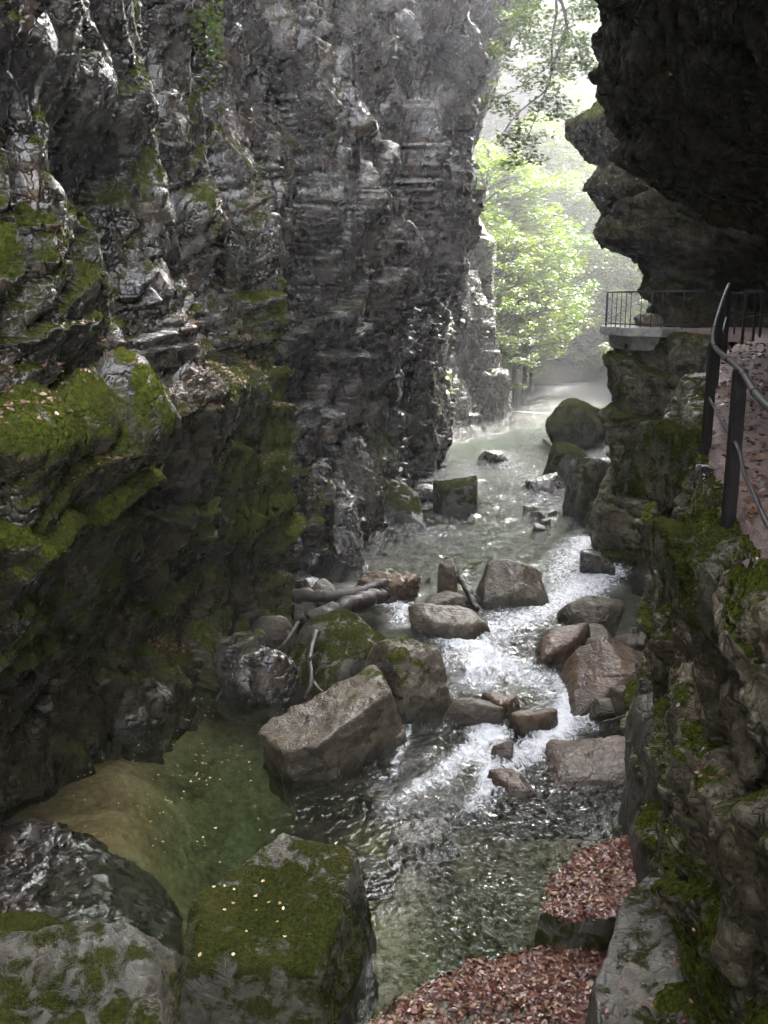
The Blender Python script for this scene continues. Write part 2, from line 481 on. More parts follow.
def disp_left(p, n):
    y, z = p[:, 1], p[:, 2]
    up = sst(5.5, 8.0, z)
    far = sst(22, 27, y)
    low = (1 - up) * (1 - far)
    d = rock_disp(p, 0, 0.12 + 0.16 * up, 0.44 - 0.16 * low, 0.34 * (1 - up) * (1 - 0.6 * far) + 0.05, 0.30, 0.2 + 0.2 * up, 0.25, 3)
    # broad vertical slabs parted by deep joints
    wj = fbm(p * 0.3, 3, 141)
    u = y + 0.22 * z + 1.1 * wj
    f1, f2, cid, fac = worley(np.stack([u * 0.42, 0 * u + 0.4, z * 0.05 + 0.4], 1), 143, True)
    k = (0.35 + 0.65 * up)
    d = d + k * ((cid - 0.5) * 1.1 + 0.9 * fac - 0.5 * sst(0.14, 0.0, f2 - f1))
    # big bulges and hollows
    hol = fbm(np.stack([p[:, 0] * 0.2, y * 0.34 + 0.12 * z, z * 0.27], 1), 2, 44)
    d = d + (0.9 - 0.45 * low) * np.clip(hol, -1, 0.22)
    d = d - 0.9 * np.exp(-(((y - 24.4) / 1.2) ** 2 + ((z - 4.2) / 1.6) ** 2)) - 0.8 * np.exp(-(((y - 13.5) / 2.2) ** 2 + ((z - 9.2 + 0.2 * (y - 13)) / 0.9) ** 2))
    return d * (0.35 + 0.65 * sst(4, 9, y) + 0.25 * far) * (1 - 0.5 * sst(42, 48, y))


PL, NL = cliff_surface(ysL, zsL, XL, disp_left, False, 0.28)
pl = PL.reshape(-1, 3); nl = NL.reshape(-1, 3)
_y, _z, _nz, _nx = pl[:, 1], pl[:, 2], nl[:, 2], nl[:, 0]
big = fbm(pl * np.array([0.5, 0.42, 0.16]), 3, 91)
mossL = (0.14 + 0.06 * sst(10, 13, _y) * sst(24.5, 22, _y) * sst(2.6, 3.2, _z) * sst(9, 7, _z) + 0.34 * sst(16, 17.5, _y) * sst(23.5, 22.3, _y) * sst(1.2, 2.0, _z) * sst(8.5, 6, _z) + 0.16 * sst(25, 22, _y) - 0.4 * sst(2.9, 1.9, _z) - 0.35 * sst(0.1, -0.4, _nz) + 0.5 * fbm(pl * np.array([0.9, 1.1, 0.22]), 3, 98) + 0.55 * np.clip(_nz, -0.6, 1) + 0.8 * big
         + 0.34 * sst(6.6, 5.2, _z) * sst(25, 22, _y) + 0.10 * sst(14, 10, _y)
         - 0.30 * sst(25, 32, _y) * sst(2.5, 4, _z) - 0.25 * sst(1.2, 0.2, _z) - 0.15 * sst(8, 12, _z) + 0.16 * sst(20, 15, _y) * sst(7, 9, _z))
wetL = np.clip(sst(0.7, 0.1, _z) + 0.5 * sst(0.1, 0.5, fbm(pl * np.array([0.7, 0.7, 0.1]), 3, 95)), 0, 1)
cl = mesh_obj('cliff', pl, grid_faces(*PL.shape[:2])[:, ::-1], M['cliff'], attrs={'moss': mossL, 'wet': wetL, 'algae_shade': np.clip(0.15 + 0.75 * sst(7.2, 5.6, _z) * sst(25, 21, _y) + 0.5 * fbm(pl * 0.35, 3, 97) - 0.25 * sst(24, 30, _y) + 0.6 * sst(54, 57, _y), 0, 1)})  # algae low down; far end painted darker to subdue its sunlit patch
tag(cl, 'tall wet grey limestone wall with moss and ledges lining one bank of the gorge', kind='structure')


# right wall with the path shelf and the roof over it -------------------------
def path_z(y):
    return np.interp(y, [-14, 6, 10, 13, 16, 40], [5.9, 5.9, 6.0, 6.35, 6.7, 6.73])


def prof_r(y, below, edge, back, ceil):
    """below: [(z,x)] under the shelf; edge: x of the shelf edge; back: x of the back wall; ceil: [(z,x)] above it"""
    pz = float(path_z(y))
    z = [q[0] for q in below] + [pz - 0.35, pz - 0.12, pz - 0.02, pz + 0.5] + [q[0] for q in ceil]
    x = [q[1] for q in below] + [edge, edge + 0.08, back - 0.1, back] + [q[1] for q in ceil]
    return (y, z, x)


RP = [
    prof_r(-14, [(-2.5, 0.5), (0, 0.5), (4, 0.3)], 0, 4, [(9, 4.4), (12, 5.4), (40, 16)]),
    prof_r(0, [(-2.5, 1.4), (0, 1.4), (4, 0.8)], 0.4, 3.6, [(8.2, 3.6), (9.0, 3.4), (10, 3.4), (12, 4.4), (40, 16)]),
    prof_r(3, [(-2.5, 2.6), (0, 2.6), (1, 2.5), (4, 2.2)], 1.8, 4.8, [(8.2, 4.4), (9.0, 3.3), (9.8, 2.4), (11, 1.9), (13, 2.6), (17, 6), (40, 16)]),
    prof_r(5, [(-2.5, 3.1), (0, 3.15), (1, 3.05), (4, 2.6)], 2.35, 5.6, [(8.2, 5.0), (8.9, 3.6), (9.6, 2.2), (11, 1.0), (14, 0.0), (17, 6), (40, 16)]),
    prof_r(6.5, [(-2.5, 3.0), (0, 3.05), (1.2, 3.0), (2.5, 2.75), (4, 2.65)], 2.5, 6.0, [(8.2, 5.4), (8.9, 4.0), (9.6, 2.8), (11, 2.0), (14, 1.0), (17.5, 6), (40, 16)]),
    prof_r(8, [(-2.5, 3.1), (0, 3.15), (1.4, 3.1), (2.2, 2.95), (4, 2.85)], 2.85, 6.4, [(8.2, 5.6), (8.9, 4.2), (9.6, 3.1), (11, 2.4), (13, 2), (15, 2.2), (18, 6), (40, 16)]),
    prof_r(9.7, [(-2.5, 3.3), (0, 3.35), (1.6, 3.3), (2.0, 3.4), (4, 3.3)], 3.25, 7.0, [(8.2, 6.0), (9.0, 4.2), (10, 3.2), (11.4, 2.6), (13, 2.2), (15, 2.2), (18, 6), (40, 16)]),
    prof_r(12, [(-2.5, 3.5), (0, 3.5), (1.7, 3.55), (2.1, 3.8), (4, 3.8)], 3.9, 7.6, [(8.2, 6.0), (9.0, 3.9), (10, 3.1), (11.4, 2.5), (13, 2.2), (15, 2.5), (18, 7), (40, 17)]),
    prof_r(14, [(-2.5, 4.0), (0, 4.0), (1.7, 4.1), (2.1, 4.3), (4, 4.3)], 4.35, 8.2, [(8.2, 6.0), (9.0, 4.0), (10, 3.35), (11.4, 2.9), (13, 2.5), (16, 2.2), (19, 7), (40, 17)]),
    prof_r(16.5, [(-2.5, 5.0), (0, 5.0), (2, 5.1), (4, 5.4)], 5.7, 9.2, [(8.2, 7.4), (9.0, 5.9), (10, 5.1), (11.4, 4.6), (13, 4.2), (16, 4), (19, 8), (40, 17)]),
    prof_r(20, [(-2.5, 6.2), (0, 6.3), (2, 6.6), (4, 7.0)], 7.5, 11.2, [(7.8, 10.2), (8.6, 8.5), (10, 7.6), (12, 7.0), (16, 6.6), (20, 10), (40, 17)]),
    prof_r(24, [(-2.5, 7.4), (0, 7.6), (2, 8.0), (4, 8.4)], 8.7, 11.8, [(7.6, 11), (8.4, 10), (10, 8.8), (12, 8.2), (14, 8.2), (18, 9), (26, 11), (40, 14)]),
    prof_r(26.2, [(-2.5, 7.2), (0, 7.3), (2, 7.6), (4, 7.7), (5.8, 7.6)], 7.75, 10.6, [(7.6, 10.4), (8.4, 9.8), (9.0, 8.6), (10, 8.2), (12, 7.4), (13.1, 8.2), (15, 9.4), (22, 12), (40, 13)]),
    prof_r(27.2, [(-2.5, 6.5), (0, 6.4), (1.5, 6.4), (2.6, 7.0), (4, 6.9), (5, 6.8)], 6.9, 8.4, [(7.5, 8.6), (7.9, 8.3), (8.8, 7.6), (9.2, 6.4), (9.85, 6.5), (10.5, 6.0), (11.3, 6.3), (12.2, 5.5), (13.1, 7.2), (15, 9), (22, 12), (40, 13)]),
    prof_r(28, [(-2.5, 6.4), (0, 6.3), (1.2, 6.3), (2.6, 6.95), (4, 6.9), (4.8, 6.6), (5.8, 6.7)], 6.9, 8.0, [(7.5, 8.15), (7.9, 7.75), (8.85, 7.2), (9.05, 6.1), (9.4, 5.9), (9.9, 6.1), (10.5, 5.55), (10.8, 5.65), (11.15, 6.0), (11.3, 5.6), (11.9, 5.05), (12.3, 5.1), (12.8, 5.9), (13.2, 7.0), (15, 9), (22, 12), (40, 13)]),
    prof_r(30, [(-2.5, 7.2), (0, 7.2), (2.6, 7.6), (5.6, 7.6)], 7.2, 8.2, [(7.5, 8.6), (8.9, 8.2), (9.3, 7.3), (10.6, 7.2), (11.3, 7.4), (12.0, 7.0), (13, 8.0), (15, 10), (22, 13), (40, 14)]),
    (33, [-2.5, 0, 6, 9, 12, 15, 22, 40], [9.6, 9.4, 9.6, 9.6, 9.6, 11, 13, 14]),
    (38, [-2.5, 0, 6, 9, 12, 15, 22, 40], [10.6, 10.4, 11, 11, 11.6, 12.4, 14, 15]),
    (50, [-2.5, 0, 6, 9, 12, 15, 22, 40], [15.5, 15, 15, 15, 15, 15, 16, 17]),
    (60, [-2.5, 0, 6, 9, 12, 15, 22, 40], [20, 20, 20, 20, 20, 20, 20, 20]),
    (76, [-2.5, 0, 6, 9, 12, 15, 22, 40], [26.5] * 8),  # unseen stretch, added to keep the sun off the opposite wall
]
ysR = warped_samples([-14, 2, 5.5, 14.5, 26, 31, 76], [50, 60, 330, 170, 130, 80])
zsR = warped_samples([-2.5, -0.5, 5.2, 7.0, 13.5, 18, 44], [20, 190, 70, 170, 40, 40])
XR = loft(ysR, zsR, RP)


def disp_right(p, n):
    y, z = p[:, 1], p[:, 2]
    pz = path_z(y)
    keep = 0.12 + 0.88 * sst(0.15, 0.9, np.abs(z - pz))
    near = sst(16, 13, y) * sst(6.3, 5.6, z)
    d = rock_disp(p, 0, 0.16, 0.30 - 0.10 * near, 0.30 + 0.05 * near, 0.30 - 0.1 * near, -0.06, 0.1, 53, 0.45)
    d = d * (1 - 0.5 * sst(25, 27, y) * sst(8, 9, z) * sst(14, 13, z))
    f1, f2, cid = worley(p * np.array([2.3, 2.3, 2.8]), 88)          # lumpy tufa of the near face
    d = d + near * (0.16 * (0.6 - f1) + 0.1 * (cid - 0.5)) + near * 0.1 * fbm(p * 1.9, 4, 60, ridged=True)
    return d * keep


PR, NR = cliff_surface(ysR, zsR, XR, disp_right, True)
pr = PR.reshape(-1, 3); nr = NR.reshape(-1, 3)
_y, _z, _nz = pr[:, 1], pr[:, 2], nr[:, 2]
big = fbm(pr * 0.55, 3, 191)
mossR = (0.04 + 0.6 * np.clip(_nz, -0.6, 1) + 0.65 * big + 0.25 * sst(3.0, 1.5, _z) * sst(16, 12, _y)
         + 0.3 * sst(4.6, 5.6, _z) * sst(6.2, 5.8, _z) * sst(16, 11, _y)
         - 0.5 * sst(6.2, 6.8, _z) * sst(22, 18, _y) + 0.15 * sst(22, 26, _y))
wetR = sst(0.6, 0.1, _z)
cr = mesh_obj('cliff', pr, grid_faces(*PR.shape[:2]), M['cliff_r'], attrs={'moss': mossR, 'wet': wetR, 'algae_shade': np.clip(0.12 + 0.5 * fbm(pr * 0.4, 3, 197) + 0.9 * sst(6.8, 8.0, _z) * sst(24, 20, _y) + 0.45 * sst(6, 7, _z), 0, 1.2)})  # upper terms paint the overhang's deep shade into the rock colour
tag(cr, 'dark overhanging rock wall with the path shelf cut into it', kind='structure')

# ------------------------------------------------------------------ river bed, terrain
CH = np.array([(-3, -20), (-2.5, 0), (-1.2, 10), (0.6, 17), (2.0, 24), (3.0, 33), (6.0, 43), (9.5, 55), (13, 70), (16.5, 81), (24, 88.5), (45, 96), (90, 108), (400, 160)], float)


def chan_dist(x, y):
    best = np.full(x.shape, 1e9)
    for (ax, ay), (bx, by) in zip(CH[:-1], CH[1:]):
        dx, dy = bx - ax, by - ay
        t = np.clip(((x - ax) * dx + (y - ay) * dy) / (dx * dx + dy * dy), 0, 1)
        best = np.minimum(best, np.hypot(x - ax - t * dx, y - ay - t * dy))
    return best


def bed_z(x, y):
    p = np.stack([x, y, np.zeros_like(x)], -1).reshape(-1, 3)
    z = -0.75 + 0.22 * fbm(p * 0.55, 4, 201).reshape(x.shape) + 0.06 * fbm(p * 2.5, 3, 202).reshape(x.shape)
    # shelf under the left cliff, deep pool beside it, shallow apron right of the mossy boulder
    d = np.hypot((x + 2.2) / 1.5, (y - 14.2) / 3.2)
    z -= 1.5 * np.exp(-d ** 2)
    d = np.hypot((x + 2.7) / 0.9, (y - 9.8) / 1.0)
    z -= 0.8 * np.exp(-d ** 2)
    sh = sst(-0.9, 0.9, (-3.4 - x) + 0.35 * (13 - y) * 0.5 + 0.5 * fbm(p * 0.7, 3, 207).reshape(x.shape))
    z += 0.55 * sh * sst(17, 14, y)
    z += 0.2 * np.exp(-(((x - 0.5) / 1.1) ** 2 + ((y - 12.7) / 0.8) ** 2))
    z = np.minimum(z, -0.44)
    z -= 1.1 * np.exp(-(((x - 1.6) / 1.3) ** 2 + ((y - 11.2) / 1.8) ** 2))
    return z


ysB = warped_samples([-14, 6, 18, 40, 75], [30, 220, 130, 80])
xsB = np.linspace(-9, 16, 330)
YB, XB = np.meshgrid(ysB, xsB, indexing='ij')
XBs = XB + np.interp(YB, [0, 20, 75], [0, 0, 6])
PB = np.stack([XBs, YB, bed_z(XBs, YB)], -1)
t = NT('river_bed')
co = t.n('TexCoord').outputs['Object']
a = t.noise(co, 0.9, 7, 0.65, 0.6); b = t.noise(co, 9, 5, 0.6)
c = t.ramp(t.math('ADD', t.math('MULTIPLY', a, 0.65), t.math('MULTIPLY', b, 0.35)), [(0.36, (0.075, 0.05, 0.022)), (0.5, (0.19, 0.13, 0.062)), (0.66, (0.34, 0.25, 0.14))])
c = t.mix(t.ramp(t.n('TexVoronoi', {'Vector': co, 'Scale': 4.0}).outputs['Distance'], [(0.15, 0.6), (0.4, 0.0)]), c, (0.22, 0.18, 0.12))
bb = t.n('BsdfPrincipled', {'Base Color': c, 'Roughness': 0.9, 'Specular IOR Level': 0.1, 'Normal': t.n('Bump', {'Height': a, 'Strength': 0.5, 'Distance': 0.2}).outputs[0]})
t.link(bb.outputs[0], t.out.inputs[0]); M['bed'] = t.m
tag(mesh_obj('riverbed', PB.reshape(-1, 3), grid_faces(*PB.shape[:2])[:, ::-1], M['bed']), 'brown stony bed of the river under clear water', kind='structure')

# wooded slopes beyond the gorge, one sheet to the horizon
ysT = warped_samples([56, 110, 200, 700], [120, 60, 30])
xsT = np.concatenate([np.linspace(-500, -60, 25, endpoint=False), np.linspace(-60, 90, 200, endpoint=False), np.linspace(90, 500, 25)])
YT, XT = np.meshgrid(ysT, xsT, indexing='ij')
D = chan_dist(XT, YT)
hw = 4.4
p = np.stack([XT, YT, np.zeros_like(XT)], -1).reshape(-1, 3)
slope_d = np.clip(D - hw, 0, None)
CHX = np.interp(YT, CH[:, 1], CH[:, 0])
left = sst(6, -8, XT - np.interp(YT, CH[:, 1], CH[:, 0]))
HT = -0.9 + 1.3 * sst(-0.6, 0.9, D - hw) + (0.75 * slope_d) * left + (0.36 * slope_d) * (1 - left)
HT += 24 * sst(95, 145, YT) * sst(3, 25, slope_d) * sst(-0.4, 1.0, (0.225 * YT - XT) / (0.06 * YT))
HT = np.where(HT > 48, 48 + (HT - 48) * 0.12, HT)
HT += fbm(p * 0.16, 4, 301).reshape(XT.shape) * np.clip(slope_d * 0.35, 0, 2.5) + 0.35 * fbm(p * 0.9, 3, 302).reshape(XT.shape) * sst(0, 1, slope_d)
HT -= 12 * sst(62, 56, YT) * sst(0, 3, D - hw)
M['forest_floor'] = simple_mat('forest_floor', (0.016, 0.018, 0.007), (0.05, 0.048, 0.02), 1.6, 0.9, 0.15, detail=8)
tag(mesh_obj('hillside', np.stack([XT, YT, HT], -1).reshape(-1, 3), grid_faces(*XT.shape)[:, ::-1], M['forest_floor']),
    'leaf strewn wooded slope beyond the gorge', kind='structure')


def ground_z(x, y):
    d = float(chan_dist(np.array([x], float), np.array([y], float))[0]) - hw
    l = float(sst(6, -8, x - np.interp(y, CH[:, 1], CH[:, 0])))
    s = max(d, 0)
    h = -0.9 + 1.3 * float(sst(-0.6, 0.9, d)) + s * (0.75 * l + 0.36 * (1 - l))
    h += 24 * float(sst(95, 145, y) * sst(3, 25, s) * sst(-0.4, 1.0, (0.225 * y - x) / (0.06 * y)))
    return h if h <= 48 else 48 + (h - 48) * 0.12


# ------------------------------------------------------------------ water
def water_level(x, y):
    ye = y - 4.0 * sst(0.3, -1.0, x)
    return -0.25 + 0.40 * sst(13.6, 20.5, ye)


FOAM_GLARE = [  # photo pixel trail, width in metres, strength
    ([(600, 575), (560, 610), (515, 625), (470, 652), (432, 668), (430, 690)], 1.0, 0.8),
    ([(450, 640), (500, 668), (560, 690), (580, 715)], 0.7, 0.9),
    ([(480, 655), (475, 680), (500, 690)], 0.5, 0.9),
    ([(575, 700), (545, 735), (515, 750), (500, 775)], 0.5, 1.0),
    ([(490, 725), (480, 745), (515, 770)], 0.45, 1.0),
    ([(378, 607), (405, 612), (398, 632)], 0.4, 0.9),
    ([(440, 690), (412, 705), (395, 760), (372, 770)], 0.18, 0.7),
    ([(468, 740), (440, 765), (400, 785), (385, 800)], 0.3, 0.8),
    ([(490, 760), (480, 790), (462, 800)], 0.3, 0.8),
    ([(530, 640), (480, 600), (560, 600)], 0.5, 0.4),
    ([(310, 585), (345, 605)], 0.4, 0.7),
    ([(480, 412), (560, 416)], 0.5, 0.9), ([(560, 386), (612, 384)], 0.8, 0.6),
    ([(500, 455), (530, 490), (575, 530), (590, 550)], 1.3, 0.42), ([(470, 470), (480, 500), (520, 520)], 0.9, 0.4), ([(430, 540), (500, 540), (560, 560)], 0.9, 0.36), ([(400, 560), (440, 570)], 0.8, 0.3),  # white bands painting the riffle's sky glare into the surface colour
    ([(590, 545), (560, 580), (545, 600)], 1.0, 0.75), ([(600, 800), (540, 850), (470, 900)], 0.5, 0.25),
    ([(500, 500), (530, 515)], 0.6, 0.4), ([(450, 515), (500, 490)], 0.3, 0.4),
]
ysW = warped_samples([-14, 7, 13, 24, 45, 105], [30, 230, 280, 180, 90])
tW = np.linspace(0, 1, 460)
lx = np.interp(ysW, [-14, 8, 14, 20, 30, 40, 54, 62, 75, 105], [-8, -8, -7.5, -5, -3, 0, 2, 5, 3, 5])
rx = np.interp(ysW, [-14, 8, 14, 20, 28, 40, 60, 80, 105], [4, 4.5, 5, 7.5, 9, 13, 20, 26, 45])
XW = lx[:, None] + (rx - lx)[:, None] * tW[None]
YW = np.repeat(ysW[:, None], len(tW), 1)
pw = np.stack([XW, YW, np.zeros_like(XW)], -1).reshape(-1, 3)
xw, yw = pw[:, 0], pw[:, 1]
foam_glare = np.zeros(len(pw))
for pts, wd, st in FOAM_GLARE:
    q = np.array([at_z(*a)[:2] for a in pts])
    dm = np.full(len(pw), 1e9)
    ns = max(1, len(q) - 2); fl_ = np.zeros(len(pw))
    for si, (a, b) in enumerate(zip(q[:-1], q[1:])):
        ab = b - a
        tt = np.clip(((xw - a[0]) * ab[0] + (yw - a[1]) * ab[1]) / (ab @ ab), 0, 1)
        dn = np.hypot(xw - a[0] - tt * ab[0], yw - a[1] - tt * ab[1])
        fl_ = np.where(dn < dm, 1 - 0.5 * (si + tt) / (len(q) - 1), fl_); dm = np.minimum(dm, dn)
    foam_glare = np.maximum(foam_glare, st * fl_ * np.exp(-(dm / wd) ** 2))
rapid = sst(12.5, 14.5, yw) * sst(24, 19.5, yw) * sst(-0.6, 0.6, xw)
riffle = sst(21, 24, yw)
run = np.exp(-(((xw - (0.9 + 0.33 * (yw - 9.5))) / 0.95) ** 2)) * sst(14.5, 13.5, yw)
amp = 0.006 + 0.08 * rapid * (0.35 + foam_glare) + 0.04 * riffle + 0.055 * run
wv = fbm(np.stack([xw * 1.5, yw * 2.4, 0 * xw], 1), 4, 401, ridged=True) * 0.7 + fbm(np.stack([xw * 4, yw * 6.5, 0 * xw], 1), 3, 405)
zw = water_level(xw, yw) + amp * wv
pw[:, 2] = zw
foam_glare_a = np.clip(foam_glare, 0, 1)
FW = grid_faces(*XW.shape)[:, ::-1]
# closed body: skirt and bottom
nu, nv = XW.shape
idx = np.arange(nu * nv).reshape(nu, nv)
ring = np.concatenate([idx[0, :-1], idx[:-1, -1], idx[-1, :0:-1], idx[:0:-1, 0]])
low = pw[ring].copy(); low[:, 2] = -5.0
base = len(pw)
k = len(ring)
sk = np.stack([ring, np.roll(ring, -1), base + (np.arange(k) + 1) % k, base + np.arange(k)], 1)
VW = np.concatenate([pw, low, [[0, 30, -5.0]]])
cen = base + k
btm = np.stack([np.full(k // 2, cen), base + np.arange(0, k, 2)[:k // 2], base + (np.arange(0, k, 2)[:k // 2] + 1) % k, base + (np.arange(0, k, 2)[:k // 2] + 2) % k], 1)
padf = np.concatenate([foam_glare_a, np.zeros(k + 1)])
pada = np.concatenate([np.clip(0.12 + rapid * 0.8 + riffle * 0.85 + run * 1.1, 0, 1), np.zeros(k + 1)])

t = NT('river_water')
co = t.n('TexCoord').outputs['Object']
fo = t.n('Attribute', attribute_name='foam_glare').outputs['Fac']  # mask of real foam and of the painted glare bands
am = t.n('Attribute', attribute_name='rough').outputs['Fac']
m1 = t.scaled(co, (1.0, 1.25, 1.0))
r1 = t.noise(m1, 5.5, 3, 0.55, 0.8)
r2 = t.noise(m1, 16, 2, 0.5, 0.5)
h = t.math('ADD', t.math('MULTIPLY', r1, 0.22), t.math('MULTIPLY', r2, 0.05))
h = t.math('MULTIPLY', h, am)
bp = t.n('Bump', {'Height': h, 'Strength': 1.0, 'Distance': 1.0})
fr = t.n('Fresnel', {'IOR': 1.42, 'Normal': bp.outputs[0]})
gl = t.n('BsdfGlossy', {'Color': (1, 1, 1, 1), 'Roughness': t.math('ADD', 0.03, t.math('MULTIPLY', am, 0.05)), 'Normal': bp.outputs[0]})
tr = t.n('BsdfTransparent', {'Color': (0.93, 0.97, 0.95, 1)})
murk = t.n('BsdfDiffuse', {'Color': (0.07, 0.066, 0.028, 1), 'Normal': bp.outputs[0]})
body = t.n('MixShader', {0: 0.09, 1: tr.outputs[0], 2: murk.outputs[0]})
w = t.n('MixShader', {0: fr.outputs[0], 1: body.outputs[0], 2: gl.outputs[0]})
fn = t.noise(t.scaled(co, (1.3, 0.8, 1)), 5, 8, 0.75, 1.6)
fm = t.math('ADD', fo, t.math('MULTIPLY', t.math('SUBTRACT', fn, 0.5), 1.9))
fm = t.ramp(fm, [(0.36, 0.0), (0.9, 0.95)])
fm = t.math('MULTIPLY', fm, t.ramp(fo, [(0.03, 0.0), (0.2, 1.0)]))
fd = t.n('BsdfPrincipled', {'Base Color': (0.8, 0.82, 0.84, 1), 'Roughness': 0.35, 'Normal': t.n('Bump', {'Height': fn, 'Strength': 0.7, 'Distance': 0.15}).outputs[0]})
w2 = t.n('MixShader', {0: fm, 1: w.outputs[0], 2: fd.outputs[0]})
t.link(w2.outputs[0], t.out.inputs[0])
ab = t.n('VolumeAbsorption', {'Color': (0.50, 0.72, 0.55, 1), 'Density': 0.65})
t.link(ab.outputs[0], t.out.inputs[1])
M['water'] = t.m
tag(mesh_obj('river', VW, np.concatenate([FW, sk, btm]), M['water'], attrs={'foam_glare': padf, 'rough': pada}),
    'clear green river running over stones through the gorge', kind='structure')
# ------------------------------------------------------------------ boulders
_ICO = {}


def ico(sub):
    if sub not in _ICO:
        bm = bmesh.new()
        bmesh.ops.create_icosphere(bm, subdivisions=sub, radius=1)
        bm.verts.index_update()
        _ICO[sub] = (np.array([v.co[:] for v in bm.verts], np.float32), np.array([[v.index for v in f.verts] for f in bm.faces]))
        bm.free()
    return _ICO[sub]


def boulder(name, label, pos, size, rz=0, seed=0, mat='boulder', moss=0.0, mossk=0.35, planes=None, cuts=5, soft=14, rough=1.0, sub=6,
            group=None, cat='boulder', z0=None, strata=0.0):
    """pos: x, y, z of the foot; size: full extents"""
    r_ = np.random.default_rng(seed + 1000)
    d, f = ico(sub)
    if planes is None:
        N, Dd = [], []
        for ax in range(3):
            for sg in (-1, 1):
                n = np.zeros(3); n[ax] = sg
                n += r_.normal(0, 0.22, 3)
                N.append(n / np.linalg.norm(n)); Dd.append(r_.uniform(0.82, 1.0))
        for k in range(cuts):
            n = r_.normal(0, 1, 3); n[2] = abs(n[2]) * 0.8
            N.append(n / np.linalg.norm(n)); Dd.append(r_.uniform(0.72, 0.98))
    else:
        N = [np.array(q[:3]) / np.linalg.norm(q[:3]) for q in planes]; Dd = [q[3] for q in planes]
    N = np.array(N); Dd = np.array(Dd)
    q = np.clip(d @ N.T, 0, None) / Dd
    r = (q ** soft).sum(1) ** (-1 / soft)
    P = d * r[:, None] * np.array(size) / 2
    sc = np.mean(size)
    o3 = r_.uniform(0, 50, 3)
    n1 = fbm(P / sc * 2.2 + o3, 5, 500)
    n2 = fbm(P / sc * 5 + o3, 4, 510, ridged=True)
    f1, f2, cid = worley(P / sc * 3.2 + o3, 520)
    dd = rough * sc * (0.055 * n1 + 0.022 * n2 + 0.03 * (cid - 0.5) * sst(0, 0.15, f2 - f1))
    if strata:
        w = (P[:, 2] + 0.42 * P[:, 0] + 0.3 * P[:, 1]) / (0.085 * sc) + 1.3 * n1 + 0.3 * n2
        s = w - np.floor(w)
        dd += strata * sc * 0.05 * (s ** 2 - 0.5)
    P = P + d * dd[:, None]
    o = mesh_obj(name, P, f, M[mat])
    me = o.data
    nz = np.empty(len(P) * 3, np.float32); me.vertex_normals.foreach_get('vector', nz); nz = nz.reshape(-1, 3)
    c = math.cos(rz); s = math.sin(rz)
    zc = pos[2] + size[2] / 2
    mo = moss + mossk * nz[:, 2] + 0.30 * fbm(P / sc * 2.4 + o3, 3, 530) - 0.8 * sst(0.30, 0.05, P[:, 2] + zc - float(water_level(np.float64(pos[0]), np.float64(pos[1]))))
    wl = float(water_level(np.float64(pos[0]), np.float64(pos[1])))
    we = sst(wl + 0.32, wl + 0.05, P[:, 2] + zc + 0.06 * n1)
    for an, av in (('moss', mo), ('wet', we)):
        at = me.attributes.new(an, 'FLOAT', 'POINT'); at.data.foreach_set('value', av.astype(np.float32))
    o.location = (pos[0], pos[1], zc)
    o.rotation_euler = (0, 0, rz)
    tag(o, label, cat, group)
    return o


def on_river(px, py, wpx, h, depth=1.0, sink=0.45, **k):
    """a boulder whose waterline front is seen at px, py and that is wpx pixels wide"""
    p = at_z(px, py, 0.0)
    for _ in range(4): lv = float(water_level(p[0], p[1])); p = at_z(px, py, lv)
    dc = p[1] * CP + CAM_Z * SP
    w = wpx / FPX * dc
    dy = w * depth
    return dict(pos=(p[0] * (p[1] + dy * 0.4) / p[1], p[1] + dy * 0.4, lv - sink), size=(w, dy, h * 0.86 + sink), **k)


B = {}
B['fore'] = boulder('mossy_boulder', 'big flat topped boulder with green moss and pale leaves on top, in the foreground pool',
                    (-1.3, 9.35, -1.4), (2.3, 2.7, 2.55), -0.2, 3, 'mossy', 0.36, 0.40,
                    planes=[(0.03, -0.14, 1, 0.86), (0.1, -1, 0.06, 0.72), (1, 0.0, 0.14, 0.82), (-1, -0.42, 0.30, 0.86), (0.1, 1, 0.1, 0.93), (0, 0, -1, 1),
                            (-0.88, 0.5, 0.28, 0.80), (0.6, 0.75, 0.2, 1.2), (0.8, -0.6, 0.1, 1.05)], soft=34, rough=0.9)
B['corner'] = boulder('mossy_boulder', 'pale ridged boulder with dark moss streaks in the lower corner of the foreground',
                      (-3.2, 8.5, -0.9), (2.5, 1.5, 2.0), 0.12, 11, 'mossy', 0.12, 0.4,
                      planes=[(-0.1, -0.5, 1, 0.72), (0, -1, 0.2, 0.9), (1, -0.1, 0.5, 0.86), (-1, 0, 0.3, 1), (0, 1, 0.4, 0.8), (0, 0, -1, 1)], soft=10, rough=1.3)
boulder('mossy_boulder', 'round hump of bright green moss at the outer end of the ridged corner boulder', (-4.05, 8.75, -0.7), (1.2, 1.2, 1.9), 0.3, 12, 'mossy', 0.8, 0.3, soft=5)
boulder('rock_shelf', 'low wet striped rock shelf shining beside the brown pool', (-5.2, 11.5, -1.0), (3.1, 3.8, 1.02), 0.28, 13, 'cliff', -0.25, 0.3,
        planes=[(0.35, -0.15, 1, 0.62), (0.2, -1, 0.4, 0.95), (1, 0.1, 0.5, 0.92), (-1, 0, 0, 1), (0, 1, 0.3, 0.9), (0, 0, -1, 1), (0.8, 0.7, 0.3, 0.95)],
        soft=16, rough=0.55, strata=0.8, cat='rock shelf')
